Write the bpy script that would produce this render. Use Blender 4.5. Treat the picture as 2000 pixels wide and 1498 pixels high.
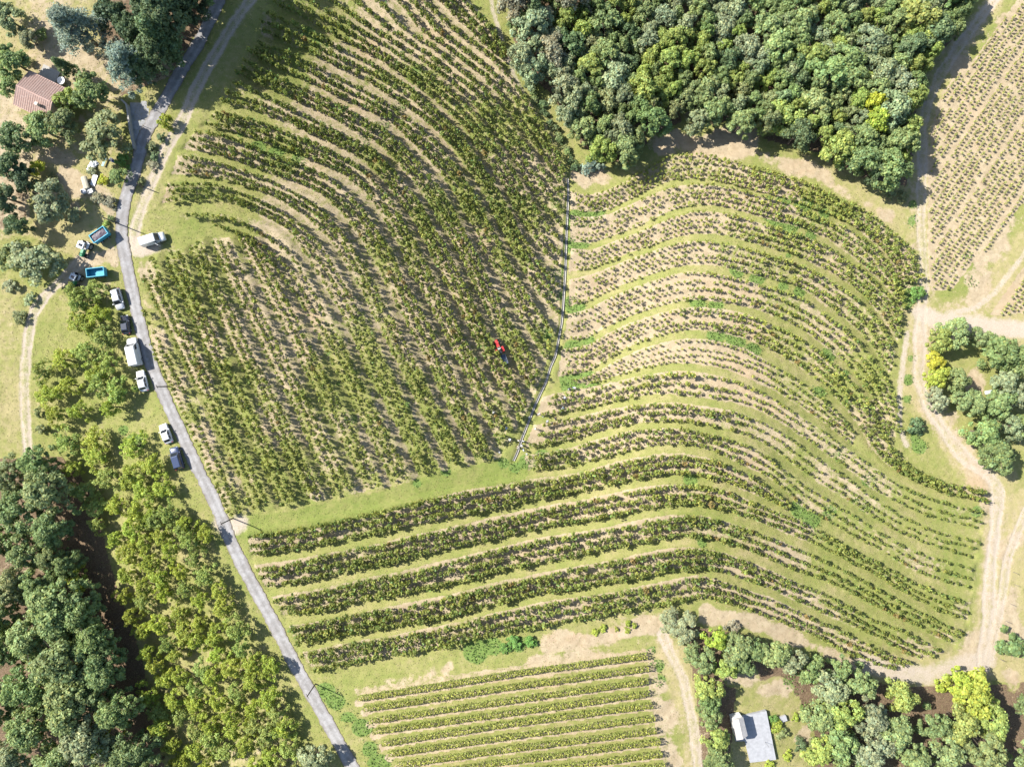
import bpy, bmesh, math, random
import numpy as np
from mathutils import Vector, Matrix

for o in list(bpy.data.objects): bpy.data.objects.remove(o)
scene = bpy.context.scene
C = scene.collection
RNG = np.random.default_rng(7)
random.seed(7)

# ---------------------------------------------------------------- camera, sky, sun, exposure
CAMH = 135.0
FPX = 1351.0                     # focal length in pixels of a 2000 px wide picture
cam = bpy.data.cameras.new('camera'); camo = bpy.data.objects.new('camera', cam); C.objects.link(camo)
camo.location = (0, 0, CAMH); camo.rotation_euler = (0, 0, 0)
cam.sensor_width = 36.0; cam.lens = 36.0 * FPX / 2000.0; cam.clip_start = 0.5; cam.clip_end = 3000
scene.camera = camo
SUN_EL = math.radians(40.0)
SHX, SHY = 0.928, -0.372         # direction the shadows fall on the ground
w = bpy.data.worlds.new('World'); scene.world = w; w.use_nodes = True
nt = w.node_tree; bg = nt.nodes['Background']
sky = nt.nodes.new('ShaderNodeTexSky'); sky.sky_type = 'NISHITA'; sky.sun_disc = False
sky.sun_elevation = SUN_EL; sky.sun_rotation = math.atan2(-SHX, -SHY)
nt.links.new(sky.outputs[0], bg.inputs[0]); bg.inputs[1].default_value = 0.092
sl = bpy.data.lights.new('sun', 'SUN'); sl.energy = 5.0; sl.angle = math.radians(0.53); sl.color = (1.0, 0.955, 0.88)
so = bpy.data.objects.new('sun', sl); C.objects.link(so)
so.rotation_euler = Vector((SHX*math.cos(SUN_EL), SHY*math.cos(SUN_EL), -math.sin(SUN_EL))).to_track_quat('-Z', 'Y').to_euler()
so.location = (-90, 40, 120)
scene.view_settings.view_transform = 'Standard'; scene.view_settings.look = 'None'
scene.view_settings.exposure = 1.35; scene.view_settings.gamma = 1.0
scene.view_settings.use_curve_mapping = False

scene.cycles.max_bounces = 6; scene.cycles.diffuse_bounces = 4; scene.cycles.transmission_bounces = 3; scene.cycles.glossy_bounces = 2
# ---------------------------------------------------------------- helpers
def link(o, parent=None):
    C.objects.link(o)
    if parent is not None: o.parent = parent
    return o
def tag(o, label=None, cat=None, group=None, kind=None):
    if label: o['label'] = label
    if cat: o['category'] = cat
    if group: o['group'] = group
    if kind: o['kind'] = kind
    return o
def empty(name, loc=(0, 0, 0), rz=0.0, sc=1.0):
    o = bpy.data.objects.new(name, None); o.location = loc; o.rotation_euler = (0, 0, rz)
    o.scale = (sc, sc, sc) if not hasattr(sc, '__len__') else sc
    o.empty_display_size = 0.3
    return link(o)
def np_mesh(name, V, Q, mats=(), smooth=False, attrs=None, midx=None):
    """mesh from numpy arrays; Q is (n,3) or (n,4)"""
    V = np.asarray(V, dtype=np.float32); Q = np.asarray(Q, dtype=np.int32)
    me = bpy.data.meshes.new(name); n, k = Q.shape
    me.vertices.add(len(V)); me.vertices.foreach_set('co', V.ravel())
    me.loops.add(n*k); me.loops.foreach_set('vertex_index', Q.ravel())
    me.polygons.add(n); me.polygons.foreach_set('loop_start', np.arange(0, n*k, k, dtype=np.int32))
    if smooth: me.polygons.foreach_set('use_smooth', np.ones(n, dtype=bool))
    if midx is not None: me.polygons.foreach_set('material_index', np.asarray(midx, dtype=np.int32))
    for nm, arr in (attrs or {}).items():
        a = me.attributes.new(nm, 'FLOAT_COLOR', 'POINT')
        arr = np.asarray(arr, dtype=np.float32)
        if arr.shape[1] == 3: arr = np.concatenate([arr, np.ones((len(arr), 1), np.float32)], 1)
        a.data.foreach_set('color', arr.ravel())
    for m in mats: me.materials.append(m)
    me.update(); me.validate()
    return me
def obj(name, me, parent=None, loc=None, rot=None):
    o = bpy.data.objects.new(name, me)
    if loc is not None: o.location = loc
    if rot is not None: o.rotation_euler = rot
    return link(o, parent)

class MB:
    """collects boxes, tubes, prisms; build() makes one mesh object"""
    def __init__(s): s.v = []; s.f = []; s.m = []
    def add(s, vs, fs, m=0):
        b = len(s.v); s.v += [tuple(v) for v in vs]; s.f += [tuple(i+b for i in f) for f in fs]; s.m += [m]*len(fs); return s
    def box(s, c, d, m=0, rz=0.0, taper=1.0, ry=0.0):
        x, y, z = [a/2 for a in d]; vs = []
        for dz, t in ((-z, 1.0), (z, taper)):
            for dx, dy in ((-x, -y), (x, -y), (x, y), (-x, y)):
                p = Vector((dx*t, dy*t, dz))
                if ry: p.rotate(Matrix.Rotation(ry, 3, 'Y'))
                if rz: p.rotate(Matrix.Rotation(rz, 3, 'Z'))
                vs.append(p + Vector(c))
        return s.add(vs, [(3, 2, 1, 0), (4, 5, 6, 7), (0, 1, 5, 4), (1, 2, 6, 5), (2, 3, 7, 6), (3, 0, 4, 7)], m)
    def tube(s, p0, p1, r0, r1=None, n=8, m=0, caps=True):
        p0 = Vector(p0); p1 = Vector(p1); r1 = r0 if r1 is None else r1
        d = (p1-p0).normalized(); a = d.orthogonal().normalized(); b = d.cross(a); vs = []
        for p, r in ((p0, r0), (p1, r1)):
            for i in range(n):
                t = 2*math.pi*i/n; vs.append(p + a*math.cos(t)*r + b*math.sin(t)*r)
        fs = [(i, (i+1) % n, n+(i+1) % n, n+i) for i in range(n)]
        if caps: fs += [tuple(range(n-1, -1, -1)), tuple(range(n, 2*n))]
        return s.add(vs, fs, m)
    def loft(s, rings, m=0, caps=True):
        n = len(rings[0]); vs = [p for r in rings for p in r]; fs = []
        for k in range(len(rings)-1):
            for i in range(n): fs.append((k*n+i, k*n+(i+1) % n, (k+1)*n+(i+1) % n, (k+1)*n+i))
        if caps: fs += [tuple(range(n-1, -1, -1)), tuple(range((len(rings)-1)*n, len(rings)*n))]
        return s.add(vs, fs, m)
    def mesh(s, name, mats, smooth=False, bevel=0.0):
        me = bpy.data.meshes.new(name); me.from_pydata(s.v, [], s.f)
        for m in (mats if isinstance(mats, (list, tuple)) else [mats]): me.materials.append(m)
        for p, mi in zip(me.polygons, s.m): p.material_index = mi; p.use_smooth = smooth
        bm = bmesh.new(); bm.from_mesh(me); bmesh.ops.recalc_face_normals(bm, faces=bm.faces)
        if bevel > 0:
            bmesh.ops.bevel(bm, geom=list(bm.edges), offset=bevel, segments=2, affect='EDGES', profile=0.6, clamp_overlap=True)
        bm.to_mesh(me); bm.free(); me.update()
        return me
    def build(s, name, mats, parent=None, smooth=False, bevel=0.0):
        return obj(name, s.mesh(name, mats, smooth, bevel), parent)

# ---------------------------------------------------------------- materials
def new_mat(name):
    m = bpy.data.materials.new(name); m.use_nodes = True; t = m.node_tree
    b = t.nodes['Principled BSDF']; return m, t, b
def paint(name, col, rough=0.4, metal=0.0, spec=0.5, var=0.08, scale=6.0, coat=0.0):
    m, t, b = new_mat(name)
    n = t.nodes.new('ShaderNodeTexNoise'); n.inputs['Scale'].default_value = scale; n.inputs['Detail'].default_value = 5
    tc = t.nodes.new('ShaderNodeTexCoord'); t.links.new(tc.outputs['Object'], n.inputs['Vector'])
    mx = t.nodes.new('ShaderNodeMix'); mx.data_type = 'RGBA'
    mx.inputs[6].default_value = (*[c*(1-var*2) for c in col], 1); mx.inputs[7].default_value = (*[min(1, c*(1+var)) for c in col], 1)
    t.links.new(n.outputs['Fac'], mx.inputs[0]); t.links.new(mx.outputs[2], b.inputs['Base Color'])
    b.inputs['Roughness'].default_value = rough; b.inputs['Metallic'].default_value = metal
    b.inputs['Specular IOR Level'].default_value = spec; b.inputs['Coat Weight'].default_value = coat
    return m
def foliage_mat(name, transl=0.3, base=None):
    """leaf material: the object's own colour (or base) times the leaf tint stored on the mesh"""
    m, t, b = new_mat(name)
    at = t.nodes.new('ShaderNodeAttribute'); at.attribute_name = 'tint'
    mul = t.nodes.new('ShaderNodeMix'); mul.data_type = 'RGBA'; mul.blend_type = 'MULTIPLY'; mul.inputs[0].default_value = 1.0
    t.links.new(at.outputs['Color'], mul.inputs[6])
    if base is None:
        oi = t.nodes.new('ShaderNodeObjectInfo'); t.links.new(oi.outputs['Color'], mul.inputs[7])
    else: mul.inputs[7].default_value = (*base, 1)
    t.links.new(mul.outputs[2], b.inputs['Base Color'])
    b.inputs['Roughness'].default_value = 0.62; b.inputs['Specular IOR Level'].default_value = 0.25
    tr = t.nodes.new('ShaderNodeBsdfTranslucent')
    hs = t.nodes.new('ShaderNodeHueSaturation'); hs.inputs['Hue'].default_value = 0.49; hs.inputs['Saturation'].default_value = 1.1; hs.inputs['Value'].default_value = 1.1
    t.links.new(mul.outputs[2], hs.inputs['Color']); t.links.new(hs.outputs[0], tr.inputs['Color'])
    mx = t.nodes.new('ShaderNodeMixShader'); mx.inputs[0].default_value = transl
    t.links.new(b.outputs[0], mx.inputs[1]); t.links.new(tr.outputs[0], mx.inputs[2])
    t.links.new(mx.outputs[0], t.nodes['Material Output'].inputs['Surface'])
    return m

# ---------------------------------------------------------------- terrain heights
CTRL = [(260,500,0),(330,760,.6),(450,1000,2),(560,1250,3.2),(700,1480,5),(100,800,-1.5),(60,600,-1),(400,50,-3),(300,230,-1),(100,200,-.5),
        (60,420,-.5),(500,480,-1.4),(470,800,.8),(600,300,-4),(700,600,-3.6),(650,900,.6),(800,800,-2.5),(900,150,-9),(750,50,-8),(860,450,-6.5),(950,650,-6),
        (1105,350,-11),(1100,500,-10),(1090,650,-8.2),(1040,800,-5.6),(1000,920,-2.6),(1300,100,-13),(1600,150,-11),(1760,300,-9),(1250,280,-10),
        (1350,450,-6.6),(1380,650,-3),(1400,850,.5),(1600,600,-6),(1650,800,-3.6),(1750,750,-5.5),(1800,560,-7.5),(1900,250,-8),(1950,600,-6.5),
        (1900,800,-5),(1950,1050,-2.5),(1800,1050,-1.6),(1600,1050,0),(1300,1050,2.4),(800,1050,2.2),(1000,1200,4.2),(1350,1200,4),(1650,1250,1),(1900,1280,-1.2),
        (1000,1450,6.4),(1300,1450,5.4),(1470,1430,4.2),(1750,1430,1.2),(1950,1450,-1.5),(300,1300,1),(100,1100,-3),(80,1400,-3)]
_c = np.array(CTRL, float)
CX = (_c[:, 0]-1000)*(CAMH-_c[:, 2])/FPX; CY = -(_c[:, 1]-749)*(CAMH-_c[:, 2])/FPX; CZ = _c[:, 2]
def hb(X, Y):
    X = np.asarray(X, float); Y = np.asarray(Y, float); sw = np.full(X.shape, 1e-9); sz = np.zeros(X.shape)
    for cx, cy, cz in zip(CX, CY, CZ):
        d2 = (X-cx)**2+(Y-cy)**2; q = np.exp(-d2/(2*13.0**2)) + 2e-4/(1+d2/400.0)
        sw += q; sz += q*cz
    return sz/sw
def PXY(px, py, dz=0.0):
    """ground position under a picture point (dz: height above the ground of the point seen)"""
    px = np.asarray(px, float); py = np.asarray(py, float); z = np.zeros(np.broadcast(px, py).shape) - 2.0
    for _ in range(7):
        X = (px-1000)*(CAMH-z-dz)/FPX; Y = -(py-749)*(CAMH-z-dz)/FPX; z = hb(X, Y)
    return X, Y
def to_px(X, Y, z):
    return 1000+X*FPX/(CAMH-z), 749-Y*FPX/(CAMH-z)
# ---------------------------------------------------------------- the plan of the place, traced as map points (picture pixels)
def A(*p): return np.array(p, float)
LANE = A((440,-60),(430,0),(413,33),(387,87),(353,140),(320,200),(298,237),(283,262),(275,290),(268,320),(258,350),(247,380),(240,410),(237,440),(238,470),(244,500),(252,540),(267,610),(280,660),(293,707),(318,767),(337,810),(360,860),(383,910),(413,967),(434,1015),(450,1057),(480,1117),(510,1172),(540,1227),(573,1293),(607,1353),(643,1417),(667,1460),(690,1500),(730,1570))
GULLY = A((1109,348),(1110,380),(1108,420),(1106,470),(1104,530),(1101,580),(1099,610),(1097,632),(1092,657),(1085,695),(1075,717),(1067,745),(1055,770),(1045,792),(1032,825),(1020,855),(1010,885),(1003,900))
# dirt tracks: (points, half width px, strength, ruts)
TRACKS = [
 (A((505,-30),(490,0),(460,40),(430,90),(400,140),(375,190),(360,230),(340,260),(325,290),(308,330),(290,370),(280,400),(266,440),(258,475)), 10, .95, 1),
 (A((165,505),(133,533),(110,557),(83,583),(67,610),(57,650),(50,700),(47,753),(48,800),(53,867),(60,920)), 9, .9, 1),
 (A((1975,-45),(1943,0),(1910,43),(1867,100),(1833,153),(1810,207),(1800,267),(1803,317),(1800,383),(1797,433),(1803,497),(1806,560),(1798,610)), 9, .8, 1),
 (A((1798,612),(1833,628),(1900,632),(1950,640),(2060,650)), 14, 1.0, 0),
 (A((1850,612),(1905,603),(1945,570),(1967,540),(2010,485)), 5, .7, 0),
 (A((1798,618),(1797,683),(1793,733),(1810,793),(1850,850),(1883,893),(1930,927),(1950,950),(1947,990),(1943,1033),(1936,1100),(1933,1167),(1925,1250),(1920,1300)), 11, .95, 1),
 (A((2030,960),(1997,1017),(1967,1093),(1957,1167),(1945,1230),(1930,1290)), 8, .9, 1),
 (A((1925,1290),(1883,1296),(1817,1318),(1750,1313),(1683,1293)), 16, .8, 0),
 (A((1293,1240),(1317,1290),(1337,1333),(1347,1383),(1357,1433),(1363,1497),(1368,1560)), 9, .95, 1),
 (A((958,-20),(962,20),(975,60),(990,105),(1003,145),(1025,190)), 4, .7, 0),
 (A((1772,650),(1763,713),(1757,767),(1757,833),(1770,870)), 5, .75, 0),
 (A((468,1022),(445,1035),(432,1020)), 14, .9, 0),
 (A((300,480),(270,490),(262,475)), 12, .9, 0),
]
GRASSTRACK = A((470,1030),(560,1022),(657,1000),(736,984),(799,965),(860,945),(930,930),(1010,918))
# strips between the terraces: left slope (outwards, downhill)
S = {}
S[5] = A((277,550),(295,590),(312,625),(332,662),(350,700),(370,740),(390,782),(410,830),(435,880),(450,912),(470,957),(490,1000))
S[4] = A((312,492),(325,530),(342,562),(360,595),(377,642),(390,670),(410,712),(430,750),(447,790),(465,825),(485,865),(505,907),(525,950),(545,992))
S[3] = A((365,482),(377,515),(390,550),(400,582),(415,610),(430,640),(445,680),(462,715),(480,747),(500,787),(520,825),(542,870),(562,915),(585,960),(598,985))
S[1] = A((402,465),(425,517),(440,557),(460,592),(480,630),(495,662),(515,705),(532,737),(550,770),(572,812),(585,847),(600,880),(622,925),(645,976))
S[2] = A((460,462),(475,500),(490,532),(500,555),(515,590),(532,620),(550,650),(575,700),(600,750),(620,790),(640,830),(665,875),(690,925),(708,962))
S[6] = A((508,462),(517,492),(537,517),(562,555),(575,585),(592,615),(610,657),(630,697),(650,732),(676,780),(695,818),(712,855),(733,892),(748,925),(757,952))
S[7] = A((312,407),(362,400),(412,396),(450,402),(480,415),(515,432),(550,450),(572,472),(592,505),(615,545),(635,580),(655,610),(675,650),(692,690),(712,740),(732,770),(750,807),(767,837),(790,882),(805,920),(812,940))
S[8] = A((330,350),(370,350),(410,352),(445,360),(475,370),(505,382),(537,397),(562,415),(585,432),(610,450),(635,472),(655,500),(675,532),(695,565),(710,597),(727,630),(747,662),(765,705),(780,732),(797,770),(812,805),(830,832),(847,870),(857,890),(872,922))
S[9] = A((350,297),(390,302),(425,310),(462,322),(495,335),(525,345),(555,357),(585,370),(607,382),(632,395),(650,415),(670,437),(690,460),(707,492),(725,520),(745,555),(762,590),(775,615),(790,642),(810,682),(830,715),(847,760),(860,780),(875,812),(892,845),(912,880),(922,910))
S[10] = A((385,252),(420,257),(455,265),(487,275),(520,290),(550,300),(582,310),(612,322),(640,335),(665,352),(690,372),(712,394),(732,418),(755,452),(775,487),(790,525),(810,560),(830,597),(850,630),(870,670),(890,710),(910,755),(925,790),(947,837),(963,870),(975,897))
S[11] = A((425,213),(470,220),(505,230),(537,242),(570,255),(600,270),(630,282),(660,296),(687,310),(710,324),(735,347),(757,372),(782,405),(802,437),(822,470),(840,507),(857,542),(875,575),(890,602),(905,637),(920,667),(942,707),(962,745),(982,775),(1000,807),(1012,835))
S[12] = A((455,152),(482,161),(512,175),(540,187),(565,200),(595,215),(625,232),(650,245),(680,262),(707,273),(732,287),(755,307),(777,330),(799,360),(820,383),(835,407),(852,442),(870,465),(887,497),(907,532),(922,570),(935,600),(945,625),(965,655),(1000,712),(1022,760),(1038,790))
S[13] = A((480,112),(522,135),(555,150),(590,165),(620,177),(650,192),(675,205),(707,220),(737,235),(760,250),(782,272),(805,297),(832,323),(857,350),(875,375),(890,400),(905,432),(922,462),(940,497),(957,530),(977,558),(992,590),(1007,622),(1030,660),(1050,700),(1060,735))
S[14] = A((505,80),(552,97),(585,105),(612,120),(640,135),(667,150),(695,162),(720,175),(747,190),(772,205),(800,225),(830,245),(855,270),(880,300),(907,332),(925,360),(945,392),(960,425),(975,460),(995,500),(1015,532),(1032,565),(1050,590),(1072,613),(1090,640))
S[15] = A((515,10),(562,32),(592,47),(620,62),(650,77),(675,90),(705,105),(732,120),(760,140),(790,157),(815,174),(845,202),(875,228),(900,253),(920,282),(938,307),(957,333),(977,362),(997,400),(1012,435),(1032,465),(1052,495),(1075,525),(1098,542))
S[16] = A((580,-25),(630,12),(657,27),(687,45),(717,65),(750,85),(780,105),(810,122),(835,140),(865,160),(893,182),(913,202),(932,223),(950,247),(967,268),(982,290),(997,315),(1020,358),(1040,387),(1055,415),(1075,440),(1100,462))
S[17] = A((735,-35),(760,2),(782,30),(800,57),(825,77),(860,97),(890,122),(912,140),(937,160),(965,190),(985,217),(1010,250),(1027,277),(1047,302),(1067,332),(1087,360),(1103,390))
S[18] = A((812,-30),(840,2),(870,32),(895,55),(925,82),(950,100),(972,118),(1000,147),(1020,175),(1042,212),(1060,240),(1077,272),(1092,300),(1103,330),(1106,345))
S[19] = A((880,-40),(915,0),(945,32),(972,62),(990,95),(1000,128))
LEFTORDER = [5,4,3,1,2,6,7,8,9,10,11,12,13,14,15,16,17,18]
# right slope (index grows uphill)
R = {}
R[0] = A((1113,370),(1140,378),(1177,372),(1215,354),(1250,334),(1277,317),(1302,304),(1340,298),(1377,300),(1415,309),(1452,320),(1490,332),(1540,345),(1588,362),(1636,384),(1683,408),(1723,435),(1754,467),(1782,494),(1793,526),(1797,553))
R[1] = A((1115,412),(1160,418),(1195,410),(1225,395),(1255,380),(1285,367),(1315,357),(1355,353),(1390,355),(1428,363),(1465,373),(1503,383),(1540,393),(1578,406),(1620,424),(1656,439),(1683,459),(1711,483),(1735,510),(1747,538),(1762,569))
R[2] = A((1115,478),(1152,483),(1190,470),(1228,455),(1260,443),(1290,428),(1315,418),(1353,406),(1390,406),(1428,413),(1465,423),(1503,435),(1540,445),(1567,453),(1613,471),(1644,495),(1676,518),(1699,538),(1727,562),(1750,592),(1765,620))
R[3] = A((1110,538),(1152,530),(1190,515),(1228,500),(1260,488),(1290,478),(1323,468),(1360,463),(1403,465),(1440,473),(1478,485),(1515,496),(1553,507),(1588,523),(1620,538),(1652,557),(1682,581),(1713,618),(1735,652),(1751,680))
R[4] = A((1110,605),(1140,600),(1173,583),(1203,568),(1240,553),(1278,540),(1315,528),(1353,523),(1390,525),(1428,533),(1465,543),(1503,553),(1540,562),(1567,572),(1605,601),(1644,629),(1676,656),(1699,684),(1715,712),(1737,742),(1752,792),(1760,852))
R[5] = A((1099,672),(1146,668),(1178,648),(1217,629),(1261,613),(1316,597),(1365,592),(1415,598),(1462,606),(1516,630),(1565,652),(1609,684),(1644,719),(1676,751),(1699,786),(1715,822),(1730,855),(1760,893),(1790,915),(1840,936),(1895,948),(1930,955))
R[6] = A((1087,745),(1135,736),(1170,719),(1205,696),(1245,676),(1292,660),(1339,650),(1397,654),(1434,663),(1462,670),(1515,700),(1558,727),(1589,751),(1625,782),(1652,810),(1676,842),(1692,872),(1722,905),(1752,928),(1792,946),(1847,966),(1929,986))
R[61] = A((1097,742),(1135,738),(1170,721),(1205,698),(1245,678),(1292,662),(1339,653),(1397,657),(1434,667),(1462,675),(1515,705),(1558,732),(1589,756),(1625,787),(1650,815),(1672,848))
R[71] = A((1150,752),(1198,739),(1257,723),(1316,715),(1371,719),(1426,731),(1466,749),(1510,771),(1558,802),(1605,830),(1640,856),(1666,872))
R[7] = A((1060,768),(1100,758),(1138,753),(1198,739),(1257,723),(1316,715),(1371,719),(1426,731),(1466,749),(1510,771),(1558,802),(1605,830),(1652,865),(1699,897),(1752,935),(1792,951),(1847,971),(1929,991))
R[8] = A((1045,822),(1095,812),(1150,802),(1198,790),(1261,780),(1316,778),(1375,786),(1434,794),(1481,809),(1536,840),(1584,875),(1631,906),(1674,938),(1710,968),(1752,991),(1800,1014),(1847,1030),(1914,1046))
R[9] = A((1020,884),(1052,877),(1119,865),(1170,849),(1229,834),(1296,829),(1345,831),(1400,843),(1455,857),(1503,884),(1548,920),(1600,954),(1655,988),(1700,1018),(1745,1044),(1800,1070),(1855,1085),(1905,1098))
R[10] = A((480,1030),(578,1015),(657,1000),(736,984),(799,970),(860,955),(950,940),(1034,924),(1089,919),(1144,909),(1215,889),(1278,877),(1333,873),(1395,888),(1442,912),(1489,934),(1521,958),(1555,992),(1608,1022),(1660,1055),(1721,1087),(1757,1111),(1800,1132),(1855,1152),(1897,1164))
R[105] = A((1010,922),(1034,924),(1089,919),(1144,909),(1215,889),(1278,877),(1333,873),(1395,888),(1442,912),(1489,934),(1521,958),(1548,985))
R[11] = A((492,1093),(562,1085),(618,1073),(681,1061),(744,1049),(807,1034),(862,1024),(930,1009),(1018,988),(1073,976),(1144,964),(1199,952),(1247,941),(1297,936),(1358,937),(1405,945),(1458,965),(1505,985),(1548,1000))
R[115] = A((1515,985),(1555,1000),(1608,1028),(1660,1060),(1721,1091),(1757,1115),(1800,1135),(1855,1154),(1897,1166))
R[12] = A((523,1156),(590,1144),(649,1132),(712,1116),(775,1105),(838,1089),(901,1075),(959,1062),(1018,1047),(1073,1035),(1136,1027),(1192,1015),(1255,1003),(1310,994),(1350,991),(1399,1001),(1450,1017),(1502,1036),(1550,1055),(1599,1077),(1648,1099),(1695,1122),(1742,1151),(1792,1180),(1839,1203),(1889,1223))
R[13] = A((559,1211),(618,1203),(681,1191),(744,1176),(807,1164),(870,1152),(930,1136),(963,1125),(1026,1114),(1089,1102),(1152,1090),(1215,1078),(1278,1064),(1340,1055),(1399,1064),(1450,1080),(1498,1100),(1555,1127),(1608,1145),(1656,1170),(1713,1199),(1768,1223),(1815,1247),(1862,1268))
R[14] = A((583,1266),(643,1253),(707,1240),(773,1230),(833,1218),(893,1206),(940,1193),(998,1181),(1065,1165),(1136,1157),(1199,1145),(1262,1133),(1318,1121),(1365,1113),(1405,1123),(1452,1143),(1499,1154),(1549,1180),(1602,1206),(1650,1229),(1700,1251),(1740,1272),(1790,1290))
R[15] = A((610,1312),(667,1305),(733,1292),(800,1282),(867,1268),(933,1252),(1000,1238),(1067,1225),(1133,1214),(1200,1204),(1267,1191),(1317,1182),(1357,1174),(1405,1180),(1476,1204),(1539,1225),(1594,1249),(1641,1275),(1700,1294),(1750,1305))
# bands: (edge A, edge B, rows, margin, vine size, spacing m, miss, sign)
BANDS = []
for a_, b_ in zip(LEFTORDER[:-1], LEFTORDER[1:]):
    n_ = 3; mg = .245
    if (a_, b_) == (6, 7): n_ = 3
    if (a_, b_) == (8, 9): n_ = 3; mg = .26
    if a_ in (15, 16, 17): n_ = 3; mg = .19
    sz = 1.12 if a_ >= 9 else .95
    BANDS.append((S[a_], S[b_], n_, mg, sz, .92, .04, 1))
BANDS.append((A((775,-40),(812,-15),(840,2),(870,32),(895,55),(925,82),(950,100),(975,118)), S[19], 3, .22, 1.3, .92, .03, 1))
for a_, b_, n_, mg, sz in ((0,1,5,.13,.98),(1,2,4,.2,.95),(2,3,4,.2,.95),(3,4,4,.2,.92),(4,5,4,.18,.95),(5,6,4,.2,.98),(61,71,4,.2,.75),(7,8,3,.23,1.0),(8,9,3,.23,1.02),(9,10,3,.23,1.05)):
    if (a_, b_) == (9, 10):
        BANDS.append((R[9], A(*[tuple(p) for p in R[10][7:]]), 3, .23, 1.08, 1.0, .06, -1)); continue
    BANDS.append((R[a_], R[b_][:17] if (a_, b_) == (4, 5) else (R[3] if 0 else R[b_][:20] if (a_, b_) == (3, 4) else R[b_]), n_, mg, sz, 1.0, .07, -1))
BANDS.append((A(*[tuple(p) for p in R[10][:18]], (1535,985)), A(*[tuple(p) for p in R[11][:-1]], (1548,1000)), 3, .25, 1.25, .86, .05, -1))
BANDS.append((A(*[tuple(p) for p in R[11]], *[tuple(p) for p in R[115][2:]]), R[12], 3, .25, 1.25, .86, .05, -1))
BANDS.append((R[12], R[13], 3, .25, 1.25, .86, .05, -1))
BANDS.append((R[13], R[14], 3, .25, 1.25, .86, .05, -1))
LOWEST = (R[14], R[15], 3, .21, 1.32, 1.13, 0.0, -1)
BANDS.append(LOWEST)
# hedge rows of the wired vineyard
HEDGES = [A((700,1360),(1000,1312),(1262,1277)),A((712,1380),(1000,1337),(1264,1301)),A((723,1403),(1000,1363),(1264,1325)),A((730,1424),(1000,1387),(1267,1349)),A((747,1447),(1000,1408),(1273,1372)),
          A((760,1467),(1000,1433),(1277,1397)),A((777,1489),(1000,1457),(1280,1422)),A((790,1511),(1000,1481),(1287,1443)),A((806,1535),(1000,1505),(1292,1467)),A((840,1553),(1000,1529),(1297,1490)),A((880,1570),(1000,1553),(1300,1513))]
# lush green patches (x, y, r)
LUSH = [(620,85,16),(600,62,12),(640,92,12),(780,205,16),(765,215,12),(748,248,14),(820,135,14),(845,150,12),(872,113,16),(660,160,14),(715,275,10),(500,290,20),(540,300,18),(585,312,16),(470,262,14),(700,620,8),(725,650,8),(790,750,8),(797,790,10),(870,920,14),(815,945,10),(660,750,8),(690,820,9),(640,690,8),
 (1085,402,12),(1068,655,26),(1050,640,18),(1088,530,14),(1076,580,18),(1130,425,26),(1160,415,22),(1118,480,20),(1140,475,14),(1120,598,18),(1135,598,12),(1115,672,22),(1150,668,12),(1110,742,28),(1150,745,18),(1005,915,24),(985,905,20),(1030,905,24),(1060,890,18),(1090,885,14),
 (1400,652,22),(1440,662,24),(1470,680,16),(1510,432,18),(1550,448,22),(1580,460,16),(1530,392,16),(1570,402,20),(1610,418,16),(1500,480,16),(1540,500,14),(1440,530,18),(1480,545,20),(1530,560,18),(1560,570,16),(1360,590,16),(1400,594,14),(1620,695,18),(1650,730,18),(1600,760,16),(1660,790,14),(1560,990,22),(1585,1010,18),(1330,900,18),(1350,938,14),(1370,1060,14),
 (640,1345,24),(660,1370,30),(700,1420,26),(680,1400,26),(720,1460,22),(740,1490,22),(930,1275,26),(965,1265,22),(1010,1258,20),(1270,1270,12),(1290,1330,14),(1285,1300,14),(1780,700,10),(1775,740,11),(1772,780,12),(1780,570,20),(1770,590,16),(1785,400,14),(1785,430,16),(1900,555,16),(1890,500,10),(1545,1330,18),(1560,1350,14),(1575,1380,12),(1790,850,20),(1800,870,22),(1620,1000,14),(1690,990,14),(1700,940,14),(1670,975,12),(1640,885,14),(1905,1000,14),(260,860,20),(240,840,16),(1115,1060,10)]
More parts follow.
